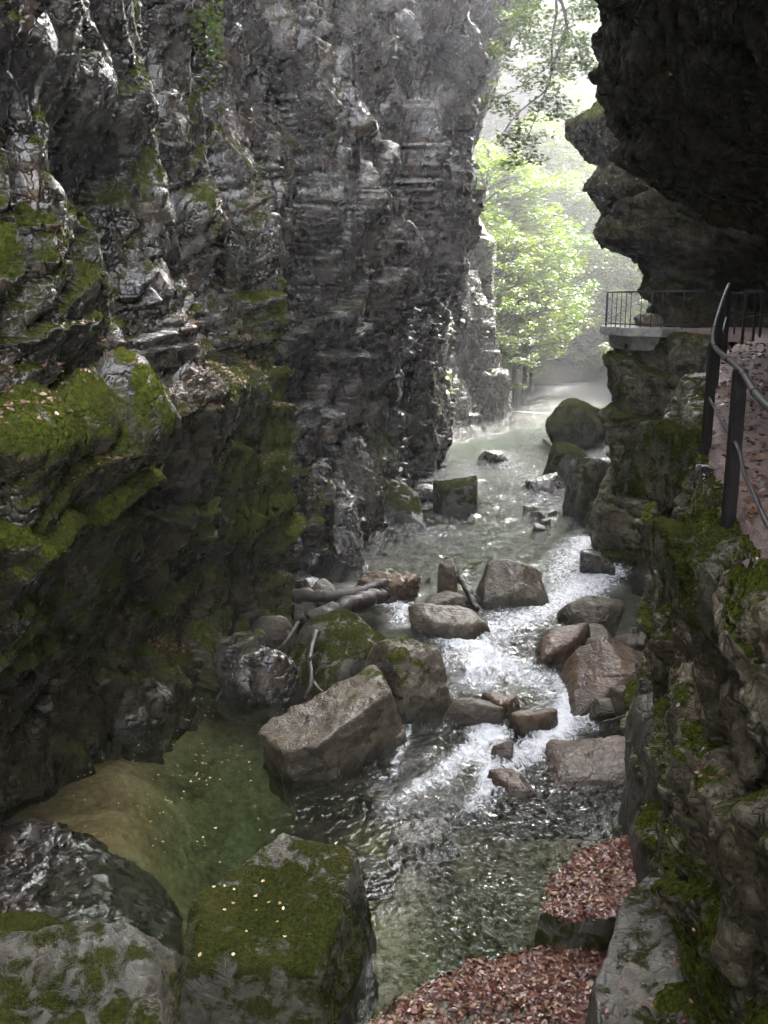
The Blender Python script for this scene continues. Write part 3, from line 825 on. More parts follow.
B['slab'] = boulder('slab_boulder', 'large tan boulder with flat sloping top and green mossy seam, between pool and rapids',
                    (-0.75, 15.35, -1.0), (2.6, 1.55, 1.9), 0.66, 21, 'boulder', 0.14, 0.12,
                    planes=[(-0.36, 0.04, 1, 0.66), (0.12, -1, 0.22, 0.78), (1, -0.3, 0.25, 0.88), (-1, 0.05, -0.15, 0.95), (0, 1, 0.1, 0.95), (0, 0, -1, 1), (0.7, -0.9, 0.2, 0.98),
                            (-0.8, -0.7, 0.0, 1.0)], soft=30, rough=1.2)
boulder('lump_boulder', 'knobbly dark brown boulder leaning on the downstream end of the tan slab', (0.62, 17.0, -0.5), (1.45, 1.5, 1.65), 0.3, 22, 'boulder', 0.12, 0.3, soft=10, rough=1.4)
boulder('mossy_boulder', 'rounded olive mossy boulder behind the tan slab, under the piled driftwood', (-0.75, 18.6, -0.5), (2.2, 2.0, 1.5), 0.5, 23, 'mossy', 0.35, 0.35,
        planes=[(-0.1, -0.4, 1, 0.75), (0.25, -1, 0.25, 0.8), (1, 0, 0.55, 0.8), (-1, 0, 0.5, 0.85), (0, 1, 0.2, 1), (0, 0, -1, 1)], soft=9)
boulder('dark_boulder', 'dark wet boulder at the foot of the cliff, at the head of the still pool', (-2.35, 17.9, -0.7), (1.5, 1.2, 1.45), -0.2, 24, 'cliff', 0.0, 0.3, soft=12)
boulder('dark_boulder', 'small dark boulder jammed under the leaf litter at the cliff foot', (-3.2, 18.6, -0.4), (1.2, 1.0, 1.2), 0.4, 25, 'cliff', 0.15, 0.3, soft=12)
boulder('layered_boulder', 'layered reddish flat boulder just upstream of the driftwood', **on_river(386, 603, 74, 0.65, 0.9, seed=26, mat='brown', moss=0.0, mossk=0.4, strata=1.0, soft=12))
boulder('low_boulder', 'long low grey boulder splitting the white water below the upright stone', **on_river(448, 638, 88, 0.6, 0.7, seed=27, mat='boulder', moss=-0.2, soft=12))
boulder('low_boulder', 'rounded pale boulder behind the long low grey one', **on_river(446, 614, 50, 0.5, 0.8, seed=28, mat='boulder', moss=-0.2, soft=10))
boulder('upright_stone', 'small upright pointed stone standing in midstream next to the short plank', **on_river(447, 600, 22, 1.25, 0.9, seed=29, mat='boulder', moss=-0.3, cat='stone', soft=12))
boulder('pyramid_boulder', 'big angular grey brown boulder alone in the glittering midstream', **on_river(512, 605, 66, 1.15, 0.9, seed=30, mat='boulder', moss=-0.15, soft=22,
        planes=[(-0.35, -0.7, 1, 0.62), (0.75, -0.5, 0.75, 0.66), (0, -1, 0.15, 0.9), (-1, 0, 0.25, 0.9), (1, 0, 0.1, 1), (0, 1, 0.5, 0.8), (0, 0, -1, 1), (0.25, 0.2, 1, 0.86)]))
boulder('dome_boulder', 'smooth brown domed boulder lapped by white water, below the darker flat one', **on_river(560, 662, 62, 0.55, 0.9, seed=31, mat='brown', moss=-0.3, soft=7))
boulder('pale_slab', 'pale flat slab lying against the smooth domed boulder', **on_river(592, 655, 56, 0.42, 1.0, seed=32, mat='boulder', moss=-0.3, soft=14))
boulder('dark_boulder', 'dark flat boulder at the water edge under the shaded rock face', **on_river(590, 628, 60, 0.6, 1.0, seed=33, mat='boulder', moss=-0.1, soft=14))
boulder('wedge_boulder', 'large brown wedge shaped boulder at the rubble bank beside the rapids', **on_river(608, 708, 84, 1.15, 0.95, seed=34, mat='brown', moss=-0.2, soft=20,
        planes=[(-0.55, -0.5, 1, 0.6), (0.2, -1, 0.3, 0.85), (-1, 0, 0.35, 0.9), (1, 0, 0.2, 1), (0, 1, 0.3, 0.9), (0, 0, -1, 1), (0.5, -0.3, 1, 0.72)]))
boulder('tan_slab', 'broad smooth tan slab shedding water into the glittering pool, below the rapids', **on_river(590, 786, 112, 0.34, 0.95, seed=35, mat='brown', moss=-0.4, sink=0.75, soft=14,
        planes=[(-0.06, -0.12, 1, 0.8), (0, -1, 0.5, 0.92), (-1, 0, 0.6, 0.92), (1, 0, 0.2, 1), (0, 1, 0.3, 0.95), (0, 0, -1, 1)]))
boulder('wet_boulder', 'left of the pair of wet brown boulders in the middle of the white water', **on_river(502, 716, 48, 0.42, 0.9, seed=36, mat='brown', moss=-0.4, soft=10))
boulder('wet_boulder', 'right and lower of the pair of wet brown boulders in the white water', **on_river(533, 731, 52, 0.42, 0.7, seed=37, mat='brown', moss=-0.4, soft=14))
boulder('wet_boulder', 'dark jagged wet boulder between the knobbly lump and the white water', **on_river(466, 724, 58, 0.42, 0.8, seed=38, mat='boulder', moss=-0.3, soft=14, rough=1.5))
boulder('small_stone', 'fist sized brown stone in the foam just above the water-shedding tan slab', **on_river(500, 757, 26, 0.25, 0.9, seed=39, mat='brown', moss=-0.4, cat='stone', sub=5))
boulder('small_stone', 'little square stone in the shallows at the foot of the tan slab boulder', **on_river(396, 746, 30, 0.22, 0.8, seed=40, mat='boulder', moss=-0.3, cat='stone', sub=5))
boulder('flat_boulder', 'brown half drowned boulder at the lip of the water-shedding tan slab', **on_river(515, 797, 62, 0.2, 0.8, sink=0.6, seed=41, mat='brown', moss=-0.4))
boulder('sunken_slab', 'tan slab just under the ripples, water curling over its edge', **on_river(430, 800, 90, 0.0, 0.9, sink=0.5, seed=42, mat='brown', moss=-0.6, soft=12, cat='sunken rock'))
boulder('sunken_slab', 'orange tan rock breaking the surface where the ripples begin', **on_river(422, 836, 70, -0.02, 0.7, sink=0.45, seed=43, mat='brown', moss=-0.6, soft=12, cat='sunken rock'))
boulder('sunken_slab', 'pale drowned slab seen through the green water behind the mossy foreground boulder', **on_river(345, 855, 110, -0.25, 0.6, sink=0.7, seed=44, mat='brown', moss=-0.6, soft=10, cat='sunken rock'))
boulder('sunken_slab', 'wet brown slab awash beside the tan boulder, thin water over it', **on_river(420, 765, 70, 0.03, 0.9, sink=0.5, seed=45, mat='brown', moss=-0.5, soft=12, cat='sunken rock'))
# upstream
boulder('tilted_slab', 'dark mossy slab tilted against the foot of the far cliff', **on_river(397, 520, 50, 1.1, 0.9, seed=46, mat='mossy', moss=0.35, soft=20,
        planes=[(0.55, -0.5, 1, 0.6), (-0.3, -1, 0.3, 0.8), (1, 0, 0.2, 0.95), (-1, 0, 0.2, 0.9), (0, 1, 0, 1), (0, 0, -1, 1)]))
boulder('block_boulder', 'dark mossy block shaped boulder in the river under the far cliff', **on_river(457, 512, 42, 1.2, 0.8, seed=47, mat='mossy', moss=0.4, soft=30, rough=0.8,
        planes=[(-0.15, -0.1, 1, 0.88), (0, -1, 0.1, 0.9), (1, -0.1, 0, 0.92), (-1, -0.2, 0, 0.92), (0, 1, 0, 1), (0, 0, -1, 1)]))
boulder('low_boulder', 'low wet boulder between the tilted slab and the block shaped boulder', **on_river(425, 500, 34, 0.6, 0.8, seed=48, mat='cliff', moss=0.0))
boulder('wedge_rock', 'dark upright wedge of rock against the cliff, upstream of the driftwood', (-1.0, 26.3, -0.3), (1.0, 1.2, 2.2), 0.2, 49, 'cliff', -0.2, 0.3, soft=16, cat='rock',
        planes=[(1, -0.3, 0.42, 0.6), (-0.3, -1, 0.2, 0.85), (-1, 0, 0.1, 1), (0, 1, 0, 1), (0, 0, -1, 1), (0, 0, 1, 1)])
boulder('far_boulder', 'tall leaf topped mossy boulder, farthest large one on the far bank', **on_river(578, 447, 62, 2.7, 0.9, seed=50, mat='mossy', moss=0.7, soft=12))
boulder('far_boulder', 'big dark squarish boulder beside the far rock buttress', **on_river(590, 516, 62, 2.3, 0.8, seed=51, mat='mossy', moss=0.35, soft=22))
boulder('far_boulder', 'humped mossy boulder leaning behind the big dark squarish one', **on_river(566, 482, 44, 1.7, 0.9, seed=52, mat='mossy', moss=0.5))
boulder('far_boulder', 'low flat dark rock sticking out into the river below the humped boulder', **on_river(545, 490, 42, 0.6, 0.8, seed=53, mat='cliff', moss=0.0, soft=18))
boulder('far_boulder', 'lone dark wet rock in mid river far upstream', **on_river(495, 462, 28, 0.6, 0.8, seed=54, mat='cliff', moss=-0.2, sub=5))
boulder('dark_boulder', 'small dark block at the foot of the balcony buttress', **on_river(590, 574, 30, 0.75, 0.8, seed=55, mat='cliff', moss=0.1))
for i, (px, py, w) in enumerate([(536, 517, 16), (545, 524, 14), (528, 512, 12), (540, 531, 18), (552, 516, 10)]):
    boulder('small_stone', 'small dark stone in the cluster off the big dark squarish boulder', **on_river(px, py, w, 0.22, 0.8, seed=60 + i, mat='boulder', moss=-0.4, sub=4, cat='stone', group='small stones in the far shallows'))
r_ = np.random.default_rng(5)
for i in range(34):
    px, py = r_.uniform(600, 655), r_.uniform(632, 705)
    if px < 600 + (705 - py) * 0.25: px += 22
    p = at_z(px, py, 0.1)
    s = r_.uniform(0.22, 0.6)
    boulder('rubble_stone', 'rough brownish stone of the rubble heap below the path wall', (p[0], p[1], -0.15 + 0.3 * max(0, (px - 610) / 45)), (s * 1.2, s, s * 0.9), r_.uniform(0, 6), 80 + i, 'boulder', -0.25, 0.3, sub=4, soft=16,
            group='rubble stones below the path wall', cat='stone')
for i, (px, py, w, h) in enumerate([(530, 372, 44, 1.6), (560, 376, 36, 1.2), (500, 378, 30, 1.2)]):
    boulder('far_boulder', 'dim hazy rock on the farthest river bank', **on_river(px, py, w, h, 0.8, seed=130 + i, mat='cliff', moss=0.2, sub=4, group='rocks on the farthest bank'))
for i, (px, py, w, h) in enumerate([(270, 640, 44, 0.55), (250, 652, 34, 0.4), (300, 612, 40, 0.5), (322, 600, 30, 0.45), (235, 668, 30, 0.35)]):
    boulder('cliff_foot_stone', 'wet stone among leaves and sticks at the foot of the mossy cliff', **on_river(px, py, w, h, 0.8, seed=140 + i, mat='boulder', moss=0.0, sub=5, cat='stone', group='stones at the mossy cliff foot'))


# ------------------------------------------------------------------ leafy bank and ledges on the near side
def slab_from_outline(name, poly, top, drop, mat, n=150, edge=0.22, seed=0, moss=0.0, mossk=0.3, tilt=(0, 0), rough=0.08):
    poly = np.array(poly, float)
    lo, hi = poly.min(0) - 0.25, poly.max(0) + 0.25
    gx, gy = np.meshgrid(np.linspace(lo[0], hi[0], n), np.linspace(lo[1], hi[1], n), indexing='ij')
    q = np.stack([gx, gy, np.zeros_like(gx)], -1).reshape(-1, 3)
    wob = 0.10 * fbm(q * 1.6, 4, seed + 600)
    inside = np.zeros(len(q), bool); dist = np.full(len(q), 1e9)
    for a, b in zip(poly, np.roll(poly, -1, 0)):
        ab = b - a
        tt = np.clip(((q[:, 0] - a[0]) * ab[0] + (q[:, 1] - a[1]) * ab[1]) / (ab @ ab), 0, 1)
        dist = np.minimum(dist, np.hypot(q[:, 0] - a[0] - tt * ab[0], q[:, 1] - a[1] - tt * ab[1]))
        c = (a[1] > q[:, 1]) != (b[1] > q[:, 1])
        xi = (b[0] - a[0]) * (q[:, 1] - a[1]) / (b[1] - a[1] + 1e-12) + a[0]
        inside ^= c & (q[:, 0] < xi)
    sd = np.where(inside, dist, -dist) + wob
    k = sst(-edge, edge, sd)
    cx, cy = poly.mean(0)
    z = top - drop * (1 - k) + tilt[0] * (q[:, 0] - cx) + tilt[1] * (q[:, 1] - cy) + rough * fbm(q * 1.3, 5, seed + 610) + 0.25 * rough * fbm(q * 6, 3, seed + 620)
    V = np.stack([q[:, 0], q[:, 1], z], -1)
    nn = grid_normals(V.reshape(n, n, 3)).reshape(-1, 3)
    mo = moss + mossk * nn[:, 2] + 0.45 * (1 - nn[:, 2]) * (z > -0.05) + 0.35 * fbm(q * 1.1, 3, seed + 630) - 0.5 * sst(0.1, -0.1, z)
    o = mesh_obj(name, V, grid_faces(n, n), mat, attrs={'moss': mo, 'wet': sst(0.15, -0.1, z)})
    return o, V, nn, k


def pix_poly(lst, z): return [at_z(a, b, z)[:2] for a, b in lst]


bank_o, bV, bN, bK = slab_from_outline('bank', pix_poly([(330, 1045), (372, 1006), (470, 955), (530, 950), (590, 930), (640, 930), (690, 1000), (700, 1110), (330, 1110)], 0.05), 0.10, 2.2, M['cliff_r'], seed=3, moss=0.0, rough=0.10)
tag(bank_o, 'low bank buried in red brown fallen leaves beside the rippled water', kind='structure')
step_o, sV, sN, sK = slab_from_outline('leafy_ledge', pix_poly([(524, 918), (540, 878), (572, 852), (630, 834), (700, 850), (700, 905), (640, 925), (570, 935)], 0.45), 0.5, 2.4, M['mossy'], seed=9, edge=0.16, moss=0.05, rough=0.08)
tag(step_o, 'mossy sided rock ledge with its top covered in red brown leaves', 'rock ledge')
led_o, lV, lN, lK = slab_from_outline('stepped_ledge', pix_poly([(588, 975), (600, 925), (640, 872), (690, 862), (760, 900), (790, 1060), (640, 1100), (590, 1100)], 0.95), 1.0, 3.0, M['mossy'], seed=15, edge=0.14, moss=-0.05, mossk=0.35, tilt=(0.12, 0.05), rough=0.12)
tag(led_o, 'bare grey green stepped ledge at the foot of the near rock wall', 'rock ledge')
boulder('wall_ledge', 'olive green flat topped ledge jutting from the near wall above the tan slab', (3.95, 11.9, -0.8), (1.1, 2.4, 2.75), -0.1, 160, 'mossy', 0.12, 0.45,
        planes=[(-0.15, -0.1, 1, 0.9), (-1, 0, 0.15, 0.85), (-0.3, -1, 0.1, 0.9), (1, 0, 0, 1), (0, 1, 0, 1), (0, 0, -1, 1)], soft=18, rough=1.3, cat='rock ledge')
boulder('wall_ledge', 'rounded olive step low on the near wall, below the flat topped ledge', (3.62, 10.5, -0.8), (1.0, 1.9, 2.3), 0.1, 161, 'mossy', 0.1, 0.45, soft=10, rough=1.3, cat='rock ledge')
boulder('wall_ledge', 'long green shelf jutting from the foot of the near wall behind the stepped ledge', (3.35, 9.1, -0.8), (0.8, 2.0, 2.1), 0.2, 162, 'mossy', 0.1, 0.45, soft=10, rough=1.3, cat='rock ledge')
boulder('kerb_stone', 'flat grey wet stone under the farther rail post', (3.32, 9.15, 5.62), (0.52, 0.85, 0.28), 0.2, 163, 'cliff', -0.3, 0.2, soft=18, rough=0.7, cat='stone')
boulder('kerb_stone', 'mossy lump of rock bulging from the path edge beside the nearer rail post', (2.62, 7.0, 5.05), (0.55, 1.5, 0.75), 0.3, 164, 'mossy', 0.5, 0.3, soft=7, rough=1.9, cat='rock')
boulder('kerb_stone', 'moss covered rock hump on the path edge past the farther rail post', (3.5, 10.8, 5.2), (0.8, 1.9, 0.85), 0.2, 165, 'mossy', 0.5, 0.3, soft=7, rough=1.6, cat='rock')


# ------------------------------------------------------------------ fallen leaves
def scatter(name, pts, nrm, size, mat, label, lift=0.012, seed=0, tilt=0.35):
    r_ = np.random.default_rng(seed)
    n = len(pts)
    yaw = r_.uniform(0, 2 * math.pi, n)
    N = nrm + r_.normal(0, tilt, (n, 3)); N /= np.linalg.norm(N, axis=1, keepdims=True)
    a = np.stack([np.cos(yaw), np.sin(yaw), np.zeros(n)], 1)
    a -= N * (a * N).sum(1, keepdims=True); a /= np.linalg.norm(a, axis=1, keepdims=True)
    b = np.cross(N, a)
    s = (r_.uniform(size[0], size[1], n))[:, None]
    c = pts + N * lift + nrm * r_.uniform(0, 2 * lift, (n, 1))
    bend = N * s * r_.uniform(-0.12, 0.28, (n, 1))
    w = s * r_.uniform(0.28, 0.42, (n, 1))
    V = np.stack([c - a * s * 0.5 + bend, c - a * s * 0.12 - b * w, c + a * s * 0.25 - b * w * 0.8, c + a * s * 0.55 + bend * 0.8,
                  c + a * s * 0.25 + b * w * 0.8, c - a * s * 0.12 + b * w], 1)
    i = np.arange(n)[:, None] * 6
    F = np.concatenate([i + np.array([[0, 1, 2, 3]]), i + np.array([[0, 3, 4, 5]])])
    o = mesh_obj(name, V.reshape(-1, 3), F, mat, smooth=False, attrs={'rnd': np.repeat(r_.random(n), 6)})
    return tag(o, label, kind='stuff') if label else o


def pick(V, N, mask, n, seed, jit=0.03):
    r_ = np.random.default_rng(seed)
    i = np.nonzero(mask)[0]
    i = r_.choice(i, n)
    p = V[i].copy(); p[:, :2] += r_.normal(0, jit, (n, 2))
    return p, N[i]


_pr = np.random.default_rng(41)
m1 = (bK > 0.3) & (bV[:, 2] > -0.08) & (fbm(bV * 1.6, 4, 700) + 0.35 * (bK - 0.6) > -0.22 + 0.3 * (_pr.random(len(bK)) - 0.5))
p1, n1 = pick(bV, bN, m1, 11000, 1)
m2 = (sK > 0.5) & (sN[:, 2] > 0.5) & (sV[:, 0] < 3.7) & (fbm(sV * 1.8, 4, 701) + 0.3 * (sK - 0.7) > -0.3 + 0.35 * (_pr.random(len(sK)) - 0.5))
p2, n2 = pick(sV, sN, m2, 6500, 2)
scatter('fallen_leaves', np.concatenate([p1, p2]), np.concatenate([n1, n2]), (0.022, 0.088), M['litter'], 'thick carpet of red brown fallen leaves on the near bank', seed=3)
m = (nl[:, 2] > 0.45) & (pl[:, 2] < 7.3) & ((pl[:, 2] > 5.3) | (pl[:, 1] > 17.5)) & (pl[:, 1] > 9) & (pl[:, 1] < 24) & (fbm(pl * 1.3, 3, 710) > 0.0)
p1, n1 = pick(pl, nl, m, 5200, 4)
scatter('fallen_leaves', p1, n1, (0.03, 0.065), M['litter'], 'reddish leaf litter caught on the ledges of the mossy cliff', seed=5)
m = (nr[:, 2] > 0.5) & (pr[:, 2] < 6.2) & (pr[:, 2] > 1.0) & (pr[:, 1] > 6) & (pr[:, 1] < 15) & (pr[:, 0] < 4.4)
p1, n1 = pick(pr, nr, m, 500, 6)
m = (lN[:, 2] > 0.6) & (lK > 0.5)
p2, n2 = pick(lV, lN, m, 130, 7)
scatter('fallen_leaves', np.concatenate([p1, p2]), np.concatenate([n1, n2]), (0.03, 0.058), M['litter'], 'stray leaves on the ledges of the near wall', seed=8)
# floating on the pool
r_ = np.random.default_rng(9)
q = []
cl_ = [(r_.normal(200, 70), r_.normal(735, 42)) for _ in range(26)]
while len(q) < 210:
    a_ = cl_[r_.integers(len(cl_))]
    s_ = r_.choice([4, 12, 40])
    px, py = r_.normal(a_[0], s_ * 1.6), r_.normal(a_[1], s_)
    if px < 70 or px > 320 or py < 690 or py > 880: continue
    q.append(at_z(px, py, -0.24))
q = np.array(q)
scatter('floating_leaves', q, np.tile([0, 0, 1.0], (len(q), 1)), (0.015, 0.055), M['paleleaf'], 'pale leaf specks floating on the still pool', lift=0.004, seed=10, tilt=0.05)
# single leaves on top of the mossy boulder
me = B['fore'].data
fv = np.empty(len(me.vertices) * 3, np.float32); me.vertices.foreach_get('co', fv); fv = fv.reshape(-1, 3)
fn = np.empty_like(fv); me.vertex_normals.foreach_get('vector', fn.ravel()) if False else None
fnv = np.empty(len(me.vertices) * 3, np.float32); me.vertex_normals.foreach_get('vector', fnv); fnv = fnv.reshape(-1, 3)
mw = Matrix.Translation(B['fore'].location) @ Matrix.Rotation(-0.2, 4, 'Z')
ii = r_.choice(np.nonzero((fnv[:, 2] > 0.85))[0], 16)
for k, i in enumerate(ii):
    o = scatter('fallen_leaf', np.zeros((1, 3)), fnv[i:i + 1], (0.035, 0.065), M['paleleaf'], None, lift=0.0, seed=20 + k, tilt=0.1)
    o.location = (mw @ Vector(fv[i])) + Vector((0, 0, 0.012)); o.rotation_euler = (0, 0, -0.2)
    tag(o, 'pale fallen leaf lying on the flat mossy foreground boulder', 'leaf', 'single leaves on the mossy boulder')

# ------------------------------------------------------------------ path
EDGE = np.array([(-0.4, -8), (0.0, -3), (0.42, 0), (1.8, 3), (2.4, 5), (2.55, 6.5), (2.9, 8), (3.3, 9.7), (4.1, 12), (4.75, 14), (5.9, 16.5), (7.6, 20), (8.6, 24), (7.9, 26.6)], float)
ed = curve_pts(EDGE, 150)
BACK = np.array([(4.5, -8), (4.3, -3), (4.2, 0), (5.4, 3), (6.2, 5), (6.6, 6.5), (7.0, 8), (7.6, 9.7), (8.2, 12), (8.8, 14), (9.8, 16.5), (11.8, 20), (12.6, 24), (12.2, 26.6)], float)
bk = curve_pts(BACK, 150)
s = np.linspace(0, 1, 90)
PP = ed[:, None, :] * (1 - s[None, :, None]) + bk[:, None, :] * s[None, :, None]
q = np.stack([PP[..., 0], PP[..., 1], 0 * PP[..., 0]], -1).reshape(-1, 3)
zz = path_z(q[:, 1]) + 0.03 + 0.035 * fbm(q * 1.1, 4, 800) + 0.012 * fbm(q * 7, 3, 801) + np.tile(0.10 * sst(0.75, 1.0, s), 150) - np.tile(0.25 * sst(0.03, 0.0, s), 150)
t = NT('leafy_gravel_path')
co = t.n('TexCoord').outputs['Object']
a = t.noise(co, 1.3, 6, 0.6); b = t.noise(co, 26, 5, 0.7)
c = t.ramp(b, [(0.35, (0.07, 0.042, 0.036)), (0.5, (0.15, 0.1, 0.09)), (0.68, (0.27, 0.2, 0.18))])
c = t.mix(t.ramp(a, [(0.42, 0.0), (0.6, 0.6)]), c, (0.2, 0.16, 0.15))
bb = t.n('BsdfPrincipled', {'Base Color': c, 'Roughness': 0.75, 'Normal': t.n('Bump', {'Height': b, 'Strength': 0.8, 'Distance': 0.03}).outputs[0]})
t.link(bb.outputs[0], t.out.inputs[0])
M['path'] = t.m
PV = np.stack([q[:, 0], q[:, 1], zz], -1)
tag(mesh_obj('path', PV, grid_faces(150, 90)[:, ::-1], M['path']), 'damp reddish gravel path under the overhang', kind='structure')
m = (PV[:, 1] > 4) & (PV[:, 1] < 17) & (np.tile(s, 150) > 0.02) & (np.tile(s, 150) < 0.9) & ((np.tile(s, 150) < 0.22) | (np.random.default_rng(3).random(len(PV)) < 0.25))
p1, n1 = pick(PV, np.tile([0, 0, 1.0], (len(PV), 1)), m, 2600, 31)
scatter('fallen_leaves', p1, n1, (0.04, 0.08), M['litter'], 'reddish leaves strewn over the path', seed=32, lift=0.008)

# ------------------------------------------------------------------ railings
def rail_line(pts_xy, h):
    p = curve_pts(pts_xy, 70)
    return np.column_stack([p, path_z(p[:, 1]) + h])


root = empty('path_railing', (2.5, 6, 5.9))
tag(root, 'dark steel handrail on square posts curving along the path edge', 'railing')


def loc(o):
    """parent under root without moving it"""
    o.parent = root
    o.matrix_parent_inverse = Matrix.Translation(-root.location)
    return o


RL = [(0.1, -2.0), (0.5, 0.4), (1.5, 3.0), (2.05, 5.1), (2.68, 7.2), (3.42, 10.0), (4.5, 13.0), (5.65, 16.0)]
top = rail_line(RL, 1.05)
loc(MB().tube(top, 0.024, 10).build('handrail', M['steel']))
for k in range(3, len(top) - 1, 5):
    d = top[k + 1] - top[k]; d /= np.linalg.norm(d)
    loc(MB().tube([top[k] - d * 0.03, top[k] + d * 0.03], 0.030, 10).build('rail_collar', M['steel']))
mid = rail_line(RL, 0.52); mid[:, 2] -= 0.03 * np.sin(np.linspace(0, 9 * math.pi, len(mid))) ** 2
loc(MB().tube(mid, 0.014, 8).build('middle_rail', M['steel']))
for (x, y, w, ex) in [(2.68, 7.2, 0.105, 0.45), (3.42, 10.0, 0.1, 0.3), (4.5, 13.0, 0.09, 0.1), (5.65, 16.0, 0.09, 0.1), (1.5, 3.0, 0.1, 0.3), (0.5, 0.4, 0.1, 0.3)]:
    zp = float(path_z(y))
    p = MB().box((x, y, zp + 0.51 - ex / 2), (w, 0.06, 1.1 + ex), 0.25, 0.008)
    loc(p.build('post', M['steel'], smooth=False))

root = empty('alcove_railing', (8.6, 22, 6.73))
tag(root, 'thin dark railing along the recessed stretch of path leading to the balcony', 'railing')
AL = [(6.35, 17.1), (7.7, 19.8), (8.6, 22.5), (8.45, 24.9)]
loc(MB().tube(rail_line(AL, 0.95), 0.02, 8).build('handrail', M['steel']))
loc(MB().tube(rail_line(AL, 0.5), 0.01, 6).build('middle_rail', M['steel']))
for x, y in curve_pts(AL, 7):
    loc(MB().box((x, y, float(path_z(y)) + 0.46), (0.04, 0.04, 1.0)).build('post', M['steel'], smooth=False))

# balcony
def prism(poly, z0, z1, name, mat, parent=None, taper=0.0):
    poly = np.array(poly, float); n = len(poly); c = poly.mean(0)
    lo = c + (poly - c) * (1 - taper)
    bm = bmesh.new()
    vb = [bm.verts.new((*p, z0)) for p in lo]; vt = [bm.verts.new((*p, z1)) for p in poly]
    bm.faces.new(vt); bm.faces.new(vb[::-1])
    for i in range(n): bm.faces.new((vb[i], vb[(i + 1) % n], vt[(i + 1) % n], vt[i]))
    bmesh.ops.bevel(bm, geom=bm.edges[:], offset=0.025, segments=2, affect='EDGES')
    bmesh.ops.subdivide_edges(bm, edges=[e for e in bm.edges if e.calc_length() > 0.4], cuts=6, use_grid_fill=True)
    me = bpy.data.meshes.new(name); bm.to_mesh(me); bm.free()
    me.materials.append(mat)
    o = bpy.data.objects.new(name, me); COL.objects.link(o)
    if parent: o.parent = parent
    return o


DECK = [(6.42, 28.4), (6.68, 26.6), (7.5, 26.1), (8.3, 26.6), (8.3, 29.0), (6.6, 29.6)]
bal = empty('viewing_balcony', (7.4, 27, 6.3)); root = bal
tag(bal, 'small concrete viewing balcony jutting over the river from the far rock buttress', 'balcony')
loc(prism(DECK, 6.5, 6.74, 'deck_slab', M['concrete']))
loc(prism([(6.62, 28.3), (6.9, 26.85), (7.5, 26.45), (8.2, 26.8), (8.2, 28.8), (6.8, 29.3)], 6.12, 6.5, 'support_block', M['concrete'], taper=0.06))
bl = empty('balcony_railing', (7.4, 27, 6.74)); root = bl
tag(bl, 'thin metal railing of upright bars standing on the concrete balcony', 'railing')
runs = [(6.70, 29.3), (6.52, 28.35), (6.78, 26.68), (7.5, 26.2), (8.35, 25.3)]
for h, rr, nm in ((0.97, 0.022, 'handrail'), (0.10, 0.014, 'bottom_rail')):
    loc(MB().tube([(x, y, 6.74 + h) for x, y in runs], rr, 8).build(nm, M['steel']))
for a, b, n in ((0, 1, 2), (1, 2, 5), (2, 3, 3), (3, 4, 2)):
    for k in range(n):
        f = k / n
        x = runs[a][0] * (1 - f) + runs[b][0] * f; y = runs[a][1] * (1 - f) + runs[b][1] * f
        loc(MB().tube([(x, y, 6.72), (x, y, 6.74 + 0.97)], 0.012, 6).build('upright_bar', M['steel']))
boulder('balcony_rock', 'dark stone block on the back of the concrete balcony', (7.75, 28.1, 6.7), (0.9, 0.8, 0.42), 0.1, 170, 'cliff_r', -0.3, 0.2, sub=4, cat='stone', soft=20)
# ------------------------------------------------------------------ driftwood
def stick(name, label, pts, r0, r1, cat='driftwood', group=None, forks=(), mat='wood', seed=0, n=22):
    p = curve_pts(pts, n)
    org = p.mean(0)
    r_ = np.random.default_rng(seed)
    rad = np.linspace(r0, r1, n) * (1 + 0.18 * (r_.random(n) - 0.5))
    p = p + r_.normal(0, r0 * 0.12, p.shape)
    m = MB().tube(p - org, rad, 9, 0.3, seed)
    for f in forks:
        q = curve_pts(f, 10)
        m.tube(q - org, np.linspace(r1 * 1.1, r1 * 0.5, 10), 7, 0.2, seed + 1)
    o = m.build(name, M[mat])
    o.location = org
    return tag(o, label, cat, group)


P = at_z
stick('driftwood_log', 'smooth dark log, uppermost of the driftwood piled at the cliff foot', [P(296, 596, .75), P(340, 596, .85), P(385, 584, .95)], .16, .13, 'log', seed=1)
stick('driftwood_log', 'thick rough barked log lying in front of the smooth dark log', [P(308, 624, .75), P(345, 606, .95), P(384, 594, .95)], .26, .16, 'log', seed=2)
stick('driftwood_log', 'pale stripped log half hidden beneath the rough barked one', [P(318, 606, .5), P(350, 601, .6), P(375, 592, .55)], .12, .09, 'log', seed=3)
stick('dead_branch', 'forked bare branch standing between the slab and the dark boulder', [P(316, 632, .9), P(310, 655, .8), P(311, 680, .6), P(304, 700, .3)], .055, .035, 'branch',
      forks=[[P(311, 678, .6), P(318, 688, .5), P(327, 695, .5)], [P(309, 660, .8), P(318, 652, .95)]], seed=4)
stick('driftwood_stick', 'thin pale stick slanting over leaves, nearest the mossy cliff', [P(238, 664, .3), P(250, 649, .5), P(262, 633, .75)], .03, .025, 'stick', seed=5)
stick('driftwood_stick', 'thicker grey stick leaning beside the thin pale one', [P(274, 655, .3), P(287, 640, .6), P(299, 622, .8)], .05, .035, 'stick', seed=6)
stick('driftwood_plank', 'short dark plank leaning on the upright midstream stone', [P(461, 578, .75), P(468, 592, .6), P(477, 610, .3)], .09, .08, 'plank', seed=7)
stick('driftwood_stick', 'thin black stick lying on the water beside the near wall', [P(603, 722, .05), P(618, 718, .12), P(634, 712, .25)], .02, .015, 'stick', seed=8)
